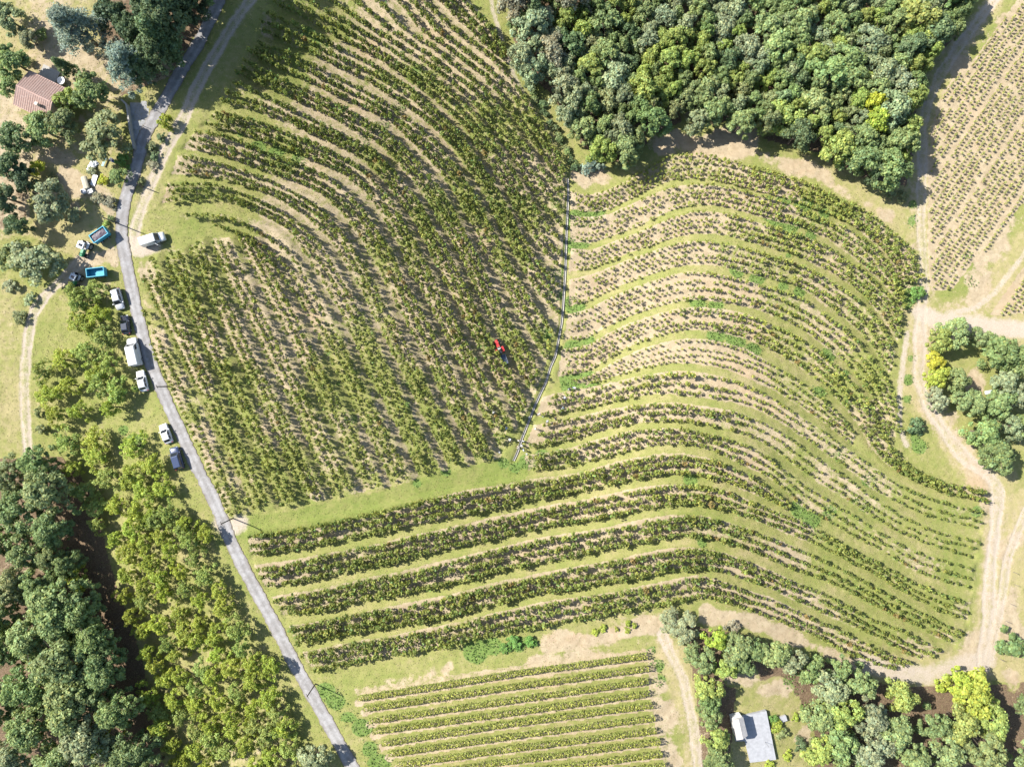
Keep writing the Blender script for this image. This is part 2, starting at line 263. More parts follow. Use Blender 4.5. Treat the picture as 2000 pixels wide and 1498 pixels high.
# bare patches (soil) and woodland floor
BARE = [(1400,275,45),(1450,285,40),(1340,270,45),(1300,285,30),(1500,300,30),(1560,330,22),(1600,345,22),(1650,375,18),(1690,400,18),(1170,350,22),(1130,345,18),(1145,360,20),(1850,830,26),(1870,855,26),(1845,800,16),(1890,880,20),(1920,930,24),(1900,310,0),(1955,470,40),(1975,430,30),(1930,540,25),(1900,580,22),(1930,500,25),(1985,520,20),(1820,640,18),(1950,1200,22),(1980,1160,26),(1985,1250,30),(1985,1050,20),(1975,1320,22),(1380,1195,18),(1430,1205,18),(1490,1222,14),(1550,1245,12),(1600,1268,14),(1650,1290,12),(1700,1305,14),(1310,1215,16),(1270,1225,20),(1230,1238,20),(1180,1245,18),(1120,1250,18),(1070,1262,14),(1200,1290,22),(1150,1290,24),(1100,1295,20),(1050,1300,16),(760,1330,20),(800,1325,20),(840,1318,18),(720,1340,16),(870,1312,12),(880,1300,10),(1300,1380,20),(1310,1430,22),(1310,1480,24),(1295,1340,16),(1590,1400,14),(1560,1440,18),(1520,1340,22),(1490,1350,18),
 (1940,1000,22),(1945,1080,26),(1940,1160,26),(1930,1240,26),(1900,1290,28),(1850,1310,22),(1960,1230,20),(1800,620,18),(1795,680,14),(1800,760,14),(1825,810,16),(1780,330,12),(1790,480,14),(1740,420,16),(1720,415,14),
 (270,480,14),(300,478,12),(150,520,18),(170,505,18),(215,490,16),(225,515,12),(130,545,18),(160,560,12),(730,20,18),(760,35,12),(90,375,25),(120,340,20),(165,370,24),(190,380,22),(210,410,18),(140,310,16),(100,310,20),(150,410,16),(125,90,25),(180,120,20),(95,60,25),(225,170,14),(160,235,12),(80,410,16),(1860,660,12),(1905,720,25),(1900,760,20),(1460,1330,25),(1820,300,14),(1815,330,14),(1875,130,22),(1850,180,18),(1920,80,20),(1960,30,22),(380,860,6)]
FLOORPOLY = [A((985,-40),(1900,-40),(1880,60),(1830,110),(1795,160),(1785,300),(1770,365),(1690,350),(1600,300),(1450,262),(1340,232),(1270,280),(1200,320),(1140,290),(1080,190),(1010,120)),
             A((-60,900),(120,890),(160,930),(215,1050),(262,1180),(300,1300),(350,1420),(400,1560),(-60,1560)), A((190,-60),(420,-60),(400,40),(330,150),(235,190),(215,120),(190,60)),
             A((1340,1220),(1460,1240),(1560,1280),(1640,1300),(1740,1340),(1820,1340),(2060,1330),(2060,1560),(1580,1560),(1590,1440),(1560,1360),(1440,1310),(1420,1560),(1370,1560),(1365,1400),(1350,1300)),
             A((-60,300),(60,300),(50,440),(-60,460))]
UPFIELD = A((1812,470),(1814,350),(1820,253),(1834,200),(1857,160),(1900,120),(1944,60),(1995,-10),(2080,-60),(2080,345),(1994,400),(1950,460),(1905,505),(1860,565),(1818,568))
UPFIELD2 = A((1934,615),(1965,570),(2005,515),(2080,430),(2080,605),(2000,612))
HEDGEPOLY = A((690,1345),(1010,1298),(1275,1265),(1300,1400),(1310,1570),(820,1570))
# ---------------------------------------------------------------- map tools
def seg_dist(px, py, poly):
    d = np.full(px.shape, 1e9)
    for (x0, y0), (x1, y1) in zip(poly[:-1], poly[1:]):
        dx, dy = x1-x0, y1-y0; L = dx*dx+dy*dy+1e-9
        t = np.clip(((px-x0)*dx+(py-y0)*dy)/L, 0, 1)
        d = np.minimum(d, (px-x0-t*dx)**2+(py-y0-t*dy)**2)
    return np.sqrt(d)
def inside(px, py, poly):
    r = np.zeros(px.shape, bool); x1, y1 = poly[-1]
    for x0, y0 in poly:
        c = ((y0 > py) != (y1 > py)) & (px < (x1-x0)*(py-y0)/((y1-y0) if y1 != y0 else 1e-9)+x0)
        r ^= c; x1, y1 = x0, y0
    return r
def resample(poly, n):
    d = np.concatenate([[0], np.cumsum(np.hypot(*np.diff(poly, axis=0).T))]); s = np.linspace(0, d[-1], n)
    return np.stack([np.interp(s, d, poly[:, 0]), np.interp(s, d, poly[:, 1])], 1)
def smoothpoly(poly, n=200):
    q = resample(poly, n)
    for _ in range(max(2, n//60)):
        q[1:-1] = .25*q[:-2]+.5*q[1:-1]+.25*q[2:]
    return q
def vnoise(x, y, sc, seed):
    r = np.random.default_rng(seed).random((256, 256)); x = x/sc+1000; y = y/sc+1000
    xi = np.floor(x).astype(int); yi = np.floor(y).astype(int); fx = x-xi; fy = y-yi
    fx = fx*fx*(3-2*fx); fy = fy*fy*(3-2*fy); g = lambda a, b: r[a % 256, b % 256]
    return (g(xi, yi)*(1-fx)+g(xi+1, yi)*fx)*(1-fy)+(g(xi, yi+1)*(1-fx)+g(xi+1, yi+1)*fx)*fy
def sstep(a, b, x):
    t = np.clip((x-a)/(b-a), 0, 1); return t*t*(3-2*t)

# ---------------------------------------------------------------- ground sheet
GS = 0.36; GX0, GX1, GY0, GY1 = -118.0, 118.0, -92.0, 92.0
gx = np.arange(GX0, GX1+GS, GS); gy = np.arange(GY0, GY1+GS, GS); NX, NY = len(gx), len(gy)
GXX, GYY = np.meshgrid(gx, gy); GB = hb(GXX, GYY); VPX, VPY = to_px(GXX, GYY, GB)
def near(poly, pad):
    lo = poly.min(0)-pad; hi = poly.max(0)+pad
    return (VPX > lo[0]) & (VPX < hi[0]) & (VPY > lo[1]) & (VPY < hi[1])
def dmap(poly, pad):
    d = np.full(VPX.shape, 1e9); m = near(poly, pad); d[m] = seg_dist(VPX[m], VPY[m], poly); return d
M_soil = np.zeros(VPX.shape); M_lush = np.zeros(VPX.shape); M_track = np.zeros(VPX.shape); M_floor = np.zeros(VPX.shape)
M_dry = np.full(VPX.shape, .45)
ZT = np.zeros(VPX.shape); INBAND = np.zeros(VPX.shape, bool)
nz0 = vnoise(GXX, GYY, 22, 11); nz1 = vnoise(GXX, GYY, 9, 1); nz2 = vnoise(GXX, GYY, 3.1, 2); nz3 = vnoise(GXX, GYY, 1.0, 3); nz4 = vnoise(GXX, GYY, .45, 4)
M_soil[:] = np.clip(.1+.5*(nz1-.35)+.25*(nz0-.5), 0, .5)
for bi, (a_, b_, n_, mg, sz, sp, ms, sg) in enumerate(BANDS):
    pa = resample(a_, 60); pb = resample(b_, 60); pol = np.concatenate([pa, pb[::-1]])
    m = near(pol, 2); idx = np.where(m); ins = inside(VPX[m], VPY[m], pol)
    iy, ix = idx[0][ins], idx[1][ins]
    if len(iy) == 0: continue
    x, y = VPX[iy, ix], VPY[iy, ix]; da = seg_dist(x, y, pa); db = seg_dist(x, y, pb); u = da/(da+db+1e-6)
    INBAND[iy, ix] = True
    e = np.minimum(u, 1-u)
    bed = sstep(mg*.35, mg*.8, e)
    left = sg > 0
    # how bare the strip between two terraces is: greener low down on the right slope and near the lane on the left one
    if left:
        green = sstep(.35, .8, nz1[iy, ix]*.55 + .5*sstep(640, 420, x+.25*(y-300)) + .25*sstep(620, 900, y)*(x < 700))
        M_soil[iy, ix] = bed*(.66-.4*sstep(650, 950, y)*nz2[iy, ix]-.25*sstep(.45, .75, nz1[iy, ix])) + (1-bed)*(.6*(1-green))
        bareness = 1.0
    else:
        green = sstep(.2, .6, nz1[iy, ix] + .28*(u < .5) - .1)
        M_soil[iy, ix] = bed*(.82-.25*sstep(.4, .75, nz1[iy, ix])-.22*sstep(1450, 1650, x)) + (1-bed)*.3*(1-green)
    A_ = .55; uu = u if left else 1-u
    f = np.where(uu < .15, -A_/2*uu/.15, np.where(uu > .85, A_/2*(1-uu)/.15, A_*(uu-.5)/.7))
    ZT[iy, ix] = f
    M_dry[iy, ix] = np.where(e < mg*.6, .35+.3*nz2[iy, ix], .3)
# ground left of the first strip, up to the lane
roadside = A((262,495),(312,488),*[tuple(p) for p in S[5]][::1],(440,1008),(420,960),(390,905),(340,790),(300,690),(280,620))
m = inside(VPX, VPY, A((266,500),(300,480),(365,478),(312,492),(277,550),*[tuple(p) for p in S[5][1:]],(440,1006),(400,905),(340,780),(300,680),(285,620)))
M_soil[m] = .55*nz2[m]+.2
m = inside(VPX, VPY, A((310,470),(365,480),(400,463),(462,460),(508,462),(480,440),(420,425),(360,430))); M_soil[m] = .25*nz2[m]; M_dry[m] = .35
for pol, v in ((UPFIELD, .95), (UPFIELD2, .95)):
    m = inside(VPX, VPY, pol); M_soil[m] = v; INBAND |= m
m = inside(VPX, VPY, HEDGEPOLY); M_soil[m] = .62
for hd in HEDGES:
    d = dmap(hd+np.array([0, 12.0]), 12); M_soil = np.where(d < 7, np.maximum(M_soil, .95), M_soil)
    d2 = dmap(hd+np.array([0, 19.0]), 12); M_soil = np.where((d2 < 4) & m, .25, M_soil)
op_poly = A((196,1020),(395,1000),(440,1090),(488,1180),(520,1260),(550,1340),(575,1420),(590,1530),(330,1530),(300,1420),(280,1290),(240,1180),(212,1090))
for pol in FLOORPOLY:
    m = inside(VPX, VPY, pol); M_floor[m] = .9
_b = [b for b in BARE if b[2] > 0]; BARE2 = list(_b)
for b0, b1 in zip(_b[:-1], _b[1:]):
    if math.hypot(b0[0]-b1[0], b0[1]-b1[1]) < 75: BARE2 += [tuple(b0[i]*(1-t)+b1[i]*t for i in range(3)) for t in (.25, .5, .75)]
nzb = vnoise(GXX, GYY, 4.5, 21)
for (x, y, r) in BARE2:
    d = np.hypot(VPX-x, VPY-y)+(nzb-.5)*r*1.5+(nz2-.5)*r*1.0; M_soil = np.maximum(M_soil, sstep(r*1.7, r*.1, d)*.8); M_floor *= 1-sstep(r*1.3, r*.4, d)
for (x, y, r) in LUSH:
    d = np.hypot(VPX-x, (VPY-y)*1.15)+(nz2-.5)*r*1.0+(nz1-.5)*r*.6; M_lush = np.maximum(M_lush, sstep(r*1.15, r*.5, d))
# pale meadow by the left track, dry headlands
m = inside(VPX, VPY, A((-80,520),(60,560),(45,700),(42,860),(60,930),(-80,960))); M_dry[m] = .75
m = inside(VPX, VPY, A((1730,640),(1760,640),(1745,900),(1930,945),(1930,980),(1800,940),(1730,880))); M_dry[m] = .5
m = inside(VPX, VPY, A((1930,980),(2060,940),(2060,1330),(1900,1330),(1915,1150))); M_dry[m] = .9
m = inside(VPX, VPY, A((1430,1320),(1540,1310),(1600,1400),(1600,1560),(1430,1560))); M_dry[m] = .7
dgt = dmap(GRASSTRACK, 40); mg_ = dgt < 22; M_dry[mg_] = .15; M_soil[mg_] = .28*nz2[mg_]
m = inside(VPX, VPY, A((-80,-80),(400,-80),(330,150),(235,190),(240,300),(60,330),(60,460),(-80,480))); M_dry[m] = .75; M_soil[m] = np.maximum(M_soil[m], .2+.5*nz1[m])
m = inside(VPX, VPY, A((1560,300),(1780,330),(1790,440),(1790,520),(1740,450),(1640,380))); M_dry[m] = .75
m = inside(VPX, VPY, op_poly); M_dry[m] = .6; M_soil[m] = np.maximum(M_soil[m], .5*nz1[m]); M_floor[m] = .35*nz2[m]
# yard and roadside on the left
m = inside(VPX, VPY, A((60,330),(230,300),(240,400),(225,480),(180,520),(60,460))); M_dry[m] = .8; M_soil[m] = np.maximum(M_soil[m], .35*nz1[m]+.1)
m = inside(VPX, VPY, A((290,250),(345,250),(300,380),(262,400))); M_dry[m] = .6
TRACKID = np.zeros(VPX.shape, int); RUT = np.zeros(VPX.shape)
for k, (pl, hw, st, ruts) in enumerate(TRACKS):
    hw *= 1.25; pl = smoothpoly(pl, 80); d = dmap(pl, hw*2.2)+(nz2-.5)*hw*.5
    edge = hw*(.8+.5*nz2)
    if ruts: prof = np.maximum(sstep(hw*.6, hw*.05, np.abs(d-hw*.6))*(.75+.35*nz1), .62*sstep(edge*1.5, edge*.5, d))
    else: prof = sstep(edge*1.6, edge*.3, d)
    M_track = np.maximum(M_track, prof*st)
    if ruts: RUT = np.maximum(RUT, sstep(hw*.35, hw*.1, np.abs(d-hw*.62)))
    TRACKID[(d < hw*1.05) & (TRACKID == 0)] = k+1
for pl, hw, st, ruts in TRACKS[2:9]:
    d = dmap(pl, 70); k_ = sstep(55, 15, d+(nz1-.5)*40); M_dry = np.maximum(M_dry, .85*k_); M_soil = np.where(~INBAND, np.maximum(M_soil, k_*(.25+.45*nz1)), M_soil)
DL = dmap(LANE, 90); DG = dmap(GULLY, 40)
M_soil = np.where((DL < 22) & (DL > 11) & (M_track < .3), np.maximum(M_soil, .35*nz2), M_soil)
TRACKID[(DL < 13) | (DG < 5)] = 0
M_lush *= 1-M_track
micro = (nz3-.5)*.10+(nz4-.5)*.07+(nz2-.5)*.12
GZ = GB + ZT*np.where(DG < 14, DG/14, 1) + micro*np.clip((DL-13)/8, 0, 1)*(1-.7*M_track) - .06*RUT
GZ -= .07*(DL < 14.5); GZ -= np.where(DG < 5.5, .32*np.clip((5.5-DG)/2.5, 0, 1), 0)
def gz(X, Y):
    fx = np.clip((np.asarray(X, float)-GX0)/GS, 0, NX-1.001); fy = np.clip((np.asarray(Y, float)-GY0)/GS, 0, NY-1.001)
    i = fx.astype(int); j = fy.astype(int); a = fx-i; b = fy-j
    return (GZ[j, i]*(1-a)+GZ[j, i+1]*a)*(1-b)+(GZ[j+1, i]*(1-a)+GZ[j+1, i+1]*a)*b
def mask_at(M, X, Y):
    i = np.clip(((np.asarray(X)-GX0)/GS+.5).astype(int), 0, NX-1); j = np.clip(((np.asarray(Y)-GY0)/GS+.5).astype(int), 0, NY-1)
    return M[j, i]
def at(px, py, dz=0.0):
    X, Y = PXY(px, py, dz); X = float(X); Y = float(Y); return Vector((X, Y, float(gz(X, Y))))

# ground material: cover masks give soil / green / track / leaf litter, noise breaks their edges
def ground_mat():
    m, t, b = new_mat('ground_cover'); N = t.nodes; L = t.links
    geo = N.new('ShaderNodeNewGeometry')
    def noise(scale, det=6, rough=.6):
        n = N.new('ShaderNodeTexNoise'); n.inputs['Scale'].default_value = scale; n.inputs['Detail'].default_value = det; n.inputs['Roughness'].default_value = rough
        L.new(geo.outputs['Position'], n.inputs['Vector']); return n.outputs['Fac']
    def math_(op, a, b_, c=None):
        n = N.new('ShaderNodeMath'); n.operation = op
        for i, v in enumerate((a, b_, c)):
            if v is None: continue
            if isinstance(v, (int, float)): n.inputs[i].default_value = v
            else: L.new(v, n.inputs[i])
        return n.outputs[0]
    def mr(v, a, b_):
        n = N.new('ShaderNodeMapRange'); n.interpolation_type = 'SMOOTHSTEP'; L.new(v, n.inputs['Value'])
        n.inputs['From Min'].default_value = a; n.inputs['From Max'].default_value = b_; return n.outputs['Result']
    def mix(f, c1, c2):
        n = N.new('ShaderNodeMix'); n.data_type = 'RGBA'
        if isinstance(f, (int, float)): n.inputs[0].default_value = f
        else: L.new(f, n.inputs[0])
        for i, c in ((6, c1), (7, c2)):
            if isinstance(c, tuple): n.inputs[i].default_value = (*c, 1)
            else: L.new(c, n.inputs[i])
        return n.outputs[2]
    a1 = N.new('ShaderNodeAttribute'); a1.attribute_name = 'cover'; s1 = N.new('ShaderNodeSeparateColor'); L.new(a1.outputs['Color'], s1.inputs[0])
    a2 = N.new('ShaderNodeAttribute'); a2.attribute_name = 'cover2'; s2 = N.new('ShaderNodeSeparateColor'); L.new(a2.outputs['Color'], s2.inputs[0])
    soil, lush, track = s1.outputs; floor, dry = s2.outputs[0], s2.outputs[1]
    nb = noise(.12, 4); nm = noise(.9, 6, .65); nf = noise(4.5, 8, .75); nff = noise(14, 5, .8)
    # grass: olive green to straw
    dr = math_('ADD', math_('ADD', math_('MULTIPLY_ADD', nm, 1.3, -.65), math_('MULTIPLY_ADD', nb, 1.2, -.6)), math_('ADD', dry, math_('MULTIPLY_ADD', nf, .8, -.4)))
    g = mix(mr(dr, -.1, .55), (.135, .17, .042), (.2, .2, .07)); g = mix(mr(dr, .4, 1.0), g, (.3, .25, .135))
    g = mix(mr(nf, .35, .7), g, mix(.5, g, (.19, .2, .055)))
    g = mix(mr(nff, .5, .8), g, mix(.45, g, (.075, .085, .03)))
    lu = mix(mr(nf, .3, .7), (.085, .145, .035), (.15, .2, .055))
    c = mix(mr(math_('ADD', lush, math_('MULTIPLY_ADD', nm, .9, -.45)), .35, .65), g, lu)
    fl = mix(mr(nf, .35, .7), (.085, .058, .036), (.2, .145, .095))
    c = mix(mr(math_('ADD', floor, math_('MULTIPLY_ADD', nm, .8, -.4)), .4, .7), c, fl)
    so_ = mix(mr(nm, .3, .75), (.27, .215, .14), (.36, .3, .205)); so_ = mix(mr(nff, .5, .75), so_, (.22, .155, .095)); so_ = mix(mr(nb, .5, .75), so_, mix(.5, so_, (.33, .235, .15)))
    c = mix(mr(math_('ADD', soil, math_('ADD', math_('MULTIPLY_ADD', nm, .9, -.45), math_('MULTIPLY_ADD', nf, .7, -.35))), .38, .68), c, so_)
    tr = mix(mr(nf, .3, .75), (.3, .25, .195), (.4, .345, .28)); tr = mix(mr(nff, .58, .8), tr, (.25, .2, .15))
    c = mix(mr(math_('ADD', track, math_('ADD', math_('MULTIPLY_ADD', nm, .9, -.45), math_('MULTIPLY_ADD', nf, .9, -.45))), .2, .9), c, tr)
    L.new(c, b.inputs['Base Color']); b.inputs['Roughness'].default_value = .95; b.inputs['Specular IOR Level'].default_value = .1
    bp = N.new('ShaderNodeBump'); bp.inputs['Strength'].default_value = .8; bp.inputs['Distance'].default_value = .08
    L.new(math_('ADD', nf, math_('MULTIPLY', nff, .5)), bp.inputs['Height']); L.new(bp.outputs[0], b.inputs['Normal'])
    return m
GM = ground_mat()
gv = np.stack([GXX.ravel(), GYY.ravel(), GZ.ravel()], 1)
cov = np.stack([M_soil.ravel(), M_lush.ravel(), M_track.ravel(), np.ones(NX*NY)], 1)
cov2 = np.stack([M_floor.ravel(), M_dry.ravel(), np.zeros(NX*NY), np.ones(NX*NY)], 1)
ii = (np.arange(NY-1)[:, None]*NX+np.arange(NX-1)[None, :]).ravel()
quads = np.stack([ii, ii+1, ii+1+NX, ii+NX], 1)
fid = TRACKID[:-1, :-1].ravel().copy()
drive = inside(VPX, VPY, A((250,205),(266,202),(284,200),(293,243),(288,258),(275,275),(262,290),(258,262),(254,236))) & (DL > 12.5); fid[drive[:-1, :-1].ravel()] = 101
mgt = ((dgt < 15) & (DL > 14))[:-1, :-1].ravel(); fid[mgt] = 100
# outer apron reaching far away
ring = np.concatenate([np.arange(NX), np.arange(1, NY)*NX+NX-1, (NY-1)*NX+np.arange(NX-2, -1, -1), np.arange(NY-2, 0, -1)*NX])
far = gv[ring].copy(); far[:, :2] *= 9.0; far[:, 2] = np.clip(far[:, 2], -4, 2)-2
nr = len(ring); k_ = np.arange(nr); base = len(gv)
apron = np.stack([ring[k_], base+k_, base+(k_+1) % nr, ring[(k_+1) % nr]], 1)
names = {0: 'ground', 100: 'grass_path', 101: 'driveway'}
CONC = paint('concrete', (.27, .27, .27), .9, 0, .2, .2, 1.6)
for f in np.unique(fid):
    q = quads[fid == f]; V = gv; cv = cov; cv2 = cov2
    if f == 0:
        V = np.concatenate([gv, far]); cv = np.concatenate([cov, cov[ring]]); cv2 = np.concatenate([cov2, cov2[ring]]); q = np.concatenate([q, apron])
    us = np.unique(q); mp = np.full(len(V), -1); mp[us] = np.arange(len(us))
    me = np_mesh('ground', V[us], mp[q], [GM if f != 101 else CONC], True, {'cover': cv[us], 'cover2': cv2[us]})
    tag(obj(names.get(f, 'dirt_track'), me), kind='structure')
print('ground done')

# ---------------------------------------------------------------- lane
def strip_mesh(poly, hw, lift, n, mat, name, across=5, crown=0.0):
    q = smoothpoly(poly, n); X, Y = PXY(q[:, 0], q[:, 1]); p = np.stack([X, Y], 1)
    tdir = np.gradient(p, axis=0); tdir /= np.linalg.norm(tdir, axis=1)[:, None]; nn = np.stack([-tdir[:, 1], tdir[:, 0]], 1)
    us = np.linspace(-1, 1, across); V = []; AT = []
    wob = 1+.05*np.sin(np.arange(n)*.37)+.04*np.sin(np.arange(n)*1.7)+.045*RNG.standard_normal(n)
    for u in us:
        pt = p+nn*(u*hw*(wob if abs(u) == 1 else 1))[:, None] if abs(u) == 1 else p+nn*u*hw
        zz = gz(p[:, 0], p[:, 1])*.0+hb(pt[:, 0], pt[:, 1])
        V.append(np.stack([pt[:, 0], pt[:, 1], zz+lift+crown*(1-u*u)], 1)); AT.append(np.tile([u*.5+.5, 0, 0], (n, 1)))
    V = np.stack(V, 1).reshape(-1, 3); AT = np.stack(AT, 1).reshape(-1, 3); AT[:, 1] = np.repeat(np.arange(n), across)/n
    i = (np.arange(n-1)[:, None]*across+np.arange(across-1)[None]).ravel()
    return np_mesh(name, V, np.stack([i, i+across, i+across+1, i+1], 1), [mat], True, {'lane': AT})
def asphalt_mat():
    m, t, b = new_mat('worn_asphalt'); N = t.nodes; L = t.links
    geo = N.new('ShaderNodeNewGeometry'); at_ = N.new('ShaderNodeAttribute'); at_.attribute_name = 'lane'
    sp = N.new('ShaderNodeSeparateColor'); L.new(at_.outputs['Color'], sp.inputs[0])
    def noise(s, d, r=.6):
        n = N.new('ShaderNodeTexNoise'); n.inputs['Scale'].default_value = s; n.inputs['Detail'].default_value = d; n.inputs['Roughness'].default_value = r; L.new(geo.outputs['Position'], n.inputs['Vector']); return n.outputs['Fac']
    ramp = N.new('ShaderNodeValToRGB'); e = ramp.color_ramp.elements
    e[0].position = 0; e[0].color = (.16, .14, .115, 1); e[1].position = 1; e[1].color = (.16, .14, .115, 1)
    for p_, c_ in ((.08, (.225, .215, .21)), (.25, (.275, .27, .272)), (.5, (.215, .21, .208)), (.75, (.275, .27, .272)), (.92, (.225, .215, .21))):
        x = e.new(p_); x.color = (*c_, 1)
    ad = N.new('ShaderNodeMath'); ad.operation = 'MULTIPLY_ADD'; L.new(noise(1.2, 5), ad.inputs[0]); ad.inputs[1].default_value = .22; L.new(sp.outputs[0], ad.inputs[2])
    sb = N.new('ShaderNodeMath'); sb.operation = 'SUBTRACT'; L.new(ad.outputs[0], sb.inputs[0]); sb.inputs[1].default_value = .11
    L.new(sb.outputs[0], ramp.inputs[0])
    mx = N.new('ShaderNodeMix'); mx.data_type = 'RGBA'; mx.blend_type = 'OVERLAY'; mx.inputs[0].default_value = .16
    L.new(ramp.outputs[0], mx.inputs[6]); cr = N.new('ShaderNodeValToRGB'); cr.color_ramp.elements[0].position = .3; cr.color_ramp.elements[1].position = .72
    L.new(noise(3.0, 9, .78), cr.inputs[0]); L.new(cr.outputs[0], mx.inputs[7]); L.new(mx.outputs[2], b.inputs['Base Color'])
    pr = N.new('ShaderNodeValToRGB'); pr.color_ramp.elements[0].position = .46; pr.color_ramp.elements[0].color = (.74, .72, .7, 1); pr.color_ramp.elements[1].position = .56; pr.color_ramp.elements[1].color = (1, 1, 1, 1); L.new(noise(.5, 7, .7), pr.inputs[0])
    pm = N.new('ShaderNodeMix'); pm.data_type = 'RGBA'; pm.blend_type = 'MULTIPLY'; pm.inputs[0].default_value = .8; L.new(mx.outputs[2], pm.inputs[6]); L.new(pr.outputs[0], pm.inputs[7]); L.new(pm.outputs[2], b.inputs['Base Color'])
    b.inputs['Roughness'].default_value = .9; b.inputs['Specular IOR Level'].default_value = .2
    return m
ASPH = asphalt_mat()
tag(obj('lane', strip_mesh(LANE, 1.24, .02, 420, ASPH, 'lane', 7, .03)), kind='structure')
CONCL = paint('pale_concrete', (.32, .305, .28), .9, 0, .2, .16, 2.5)
# drainage channel down the gully: floor and two low kerbs
q = smoothpoly(GULLY, 130); X, Y = PXY(q[:, 0], q[:, 1]); p = np.stack([X, Y], 1); td = np.gradient(p, axis=0); td /= np.linalg.norm(td, axis=1)[:, None]; nn = np.stack([-td[:, 1], td[:, 0]], 1)
zc = hb(X, Y); prof = [(-.22, .0), (-.17, .01), (-.13, -.2), (.13, -.2), (.17, .01), (.22, .0), (.22, -.4), (-.22, -.4)]
V = np.stack([np.stack([p[:, 0]+nn[:, 0]*a, p[:, 1]+nn[:, 1]*a, zc+z_], 1) for a, z_ in prof], 1).reshape(-1, 3)
n8 = 8; Q = []
for k in range(129):
    for j in range(n8): Q.append((k*n8+j, (k+1)*n8+j, (k+1)*n8+(j+1) % n8, k*n8+(j+1) % n8))
ch = obj('drainage_channel', np_mesh('drainage_channel', V, np.array(Q), [CONCL])); tag(ch, 'pale concrete drainage channel running down the gully between the two vine slopes', 'channel')
# ---------------------------------------------------------------- leaves, vines
def unit(v): return v/(np.linalg.norm(v, axis=-1, keepdims=True)+1e-9)
def leaf_quads(c, nrm, size, rng, aspect=1.0):
    """quads centred at c with normals nrm"""
    n = len(c); r = unit(rng.standard_normal((n, 3))); a = unit(np.cross(nrm, r)); b = np.cross(nrm, a)
    s = np.asarray(size).reshape(-1, 1)*np.ones((n, 1)); a = a*s*.5*aspect; b = b*s*.5
    fold = nrm*s*.12
    V = np.stack([c-a-b*.35, c-a*.1+b*.95-fold, c+a+b*.35, c+a*.1-b*.95-fold], 1).reshape(-1, 3)
    Q = np.arange(n*4).reshape(n, 4); return V, Q
def vine_proto(seed, nl=46):
    rng = np.random.default_rng(seed); cs = []; ns = []
    arms = rng.integers(4, 6)
    cen = [np.array([math.cos(t)*r_, math.sin(t)*r_, z_]) for t, r_, z_ in zip(rng.random(arms)*6.3, rng.random(arms)*.26+.08, rng.random(arms)*.35+.72)]
    cen.append(np.array([0, 0, .98]))
    for k in range(nl):
        c0 = cen[rng.integers(len(cen))]; d = unit(rng.standard_normal(3)+np.array([0, 0, .35])); rr = (.16+.14*rng.random())
        cs.append(c0+d*rr*np.array([1, 1, 1.25])); ns.append(unit(d+.7*rng.standard_normal(3)+np.array([0, 0, .4])))
    # a few shoots sticking up and out
    for k in range(9):
        t = rng.random()*6.3; cs.append(np.array([math.cos(t)*.2*rng.random()*2, math.sin(t)*.4*rng.random(), 1.05+.42*rng.random()])); ns.append(unit(rng.standard_normal(3)+np.array([0, 0, .5])))
    V, Q = leaf_quads(np.array(cs), np.array(ns), .2+.13*rng.random(len(cs)), rng)
    T = np.repeat((.72+.56*rng.random(len(cs)))[:, None]*np.array([[1, 1, 1]])*(1+.16*rng.standard_normal((len(cs), 1))*np.array([[1, .2, 0]])), 4, 0)
    # crooked stem
    mb = MB(); mb.tube((0, 0, -.15), (.04, .02, .4), .045, .035, 5, 0, False); mb.tube((.04, .02, .4), (0, .03, .85), .035, .02, 5, 0, False)
    sv = np.array([tuple(v) for v in mb.v]); sq = np.array(mb.f)
    return np.concatenate([V, sv]), np.concatenate([Q, sq+len(V)]), np.concatenate([np.clip(T, .3, 1.7), np.tile([1.1, .62, .9], (len(sv), 1))])
VP = [vine_proto(100+i) for i in range(12)]
VINEM = foliage_mat('vine_leaf', .38, (1, 1, 1))
VINEMO = foliage_mat('vine_leaf_single', .38)
def vine_colour(x, y, rng):
    """leaf colour of a vine by where it grows (sun-worn pale vines on the thin soil, deeper green lower down) with plant-to-plant change"""
    n = len(x); c = np.empty((n, 3))
    pale = np.clip(np.where(x > 1105, .75-.35*sstep(1500, 1750, x), np.where(y < 420, .25, .55))+.22*rng.standard_normal(n), 0, 1)
    pale = np.where(y > 1010, .45+.2*rng.standard_normal(n), pale); pale = np.clip(pale, 0, 1)[:, None]
    c = (1-pale)*np.array([[.15, .19, .05]])+pale*np.array([[.245, .27, .065]])
    c = np.where(((x > 1105) & (y < 800))[:, None], c*np.array([[1.22, 1.2, 1.2]]), c)
    rd = (rng.random(n) < .014)[:, None]; c = np.where(rd, np.array([[.22, .17, .06]]), c)
    return c*(.85+.3*rng.random((n, 1)))
vx, vy, vs = [], [], []; low_rows = []
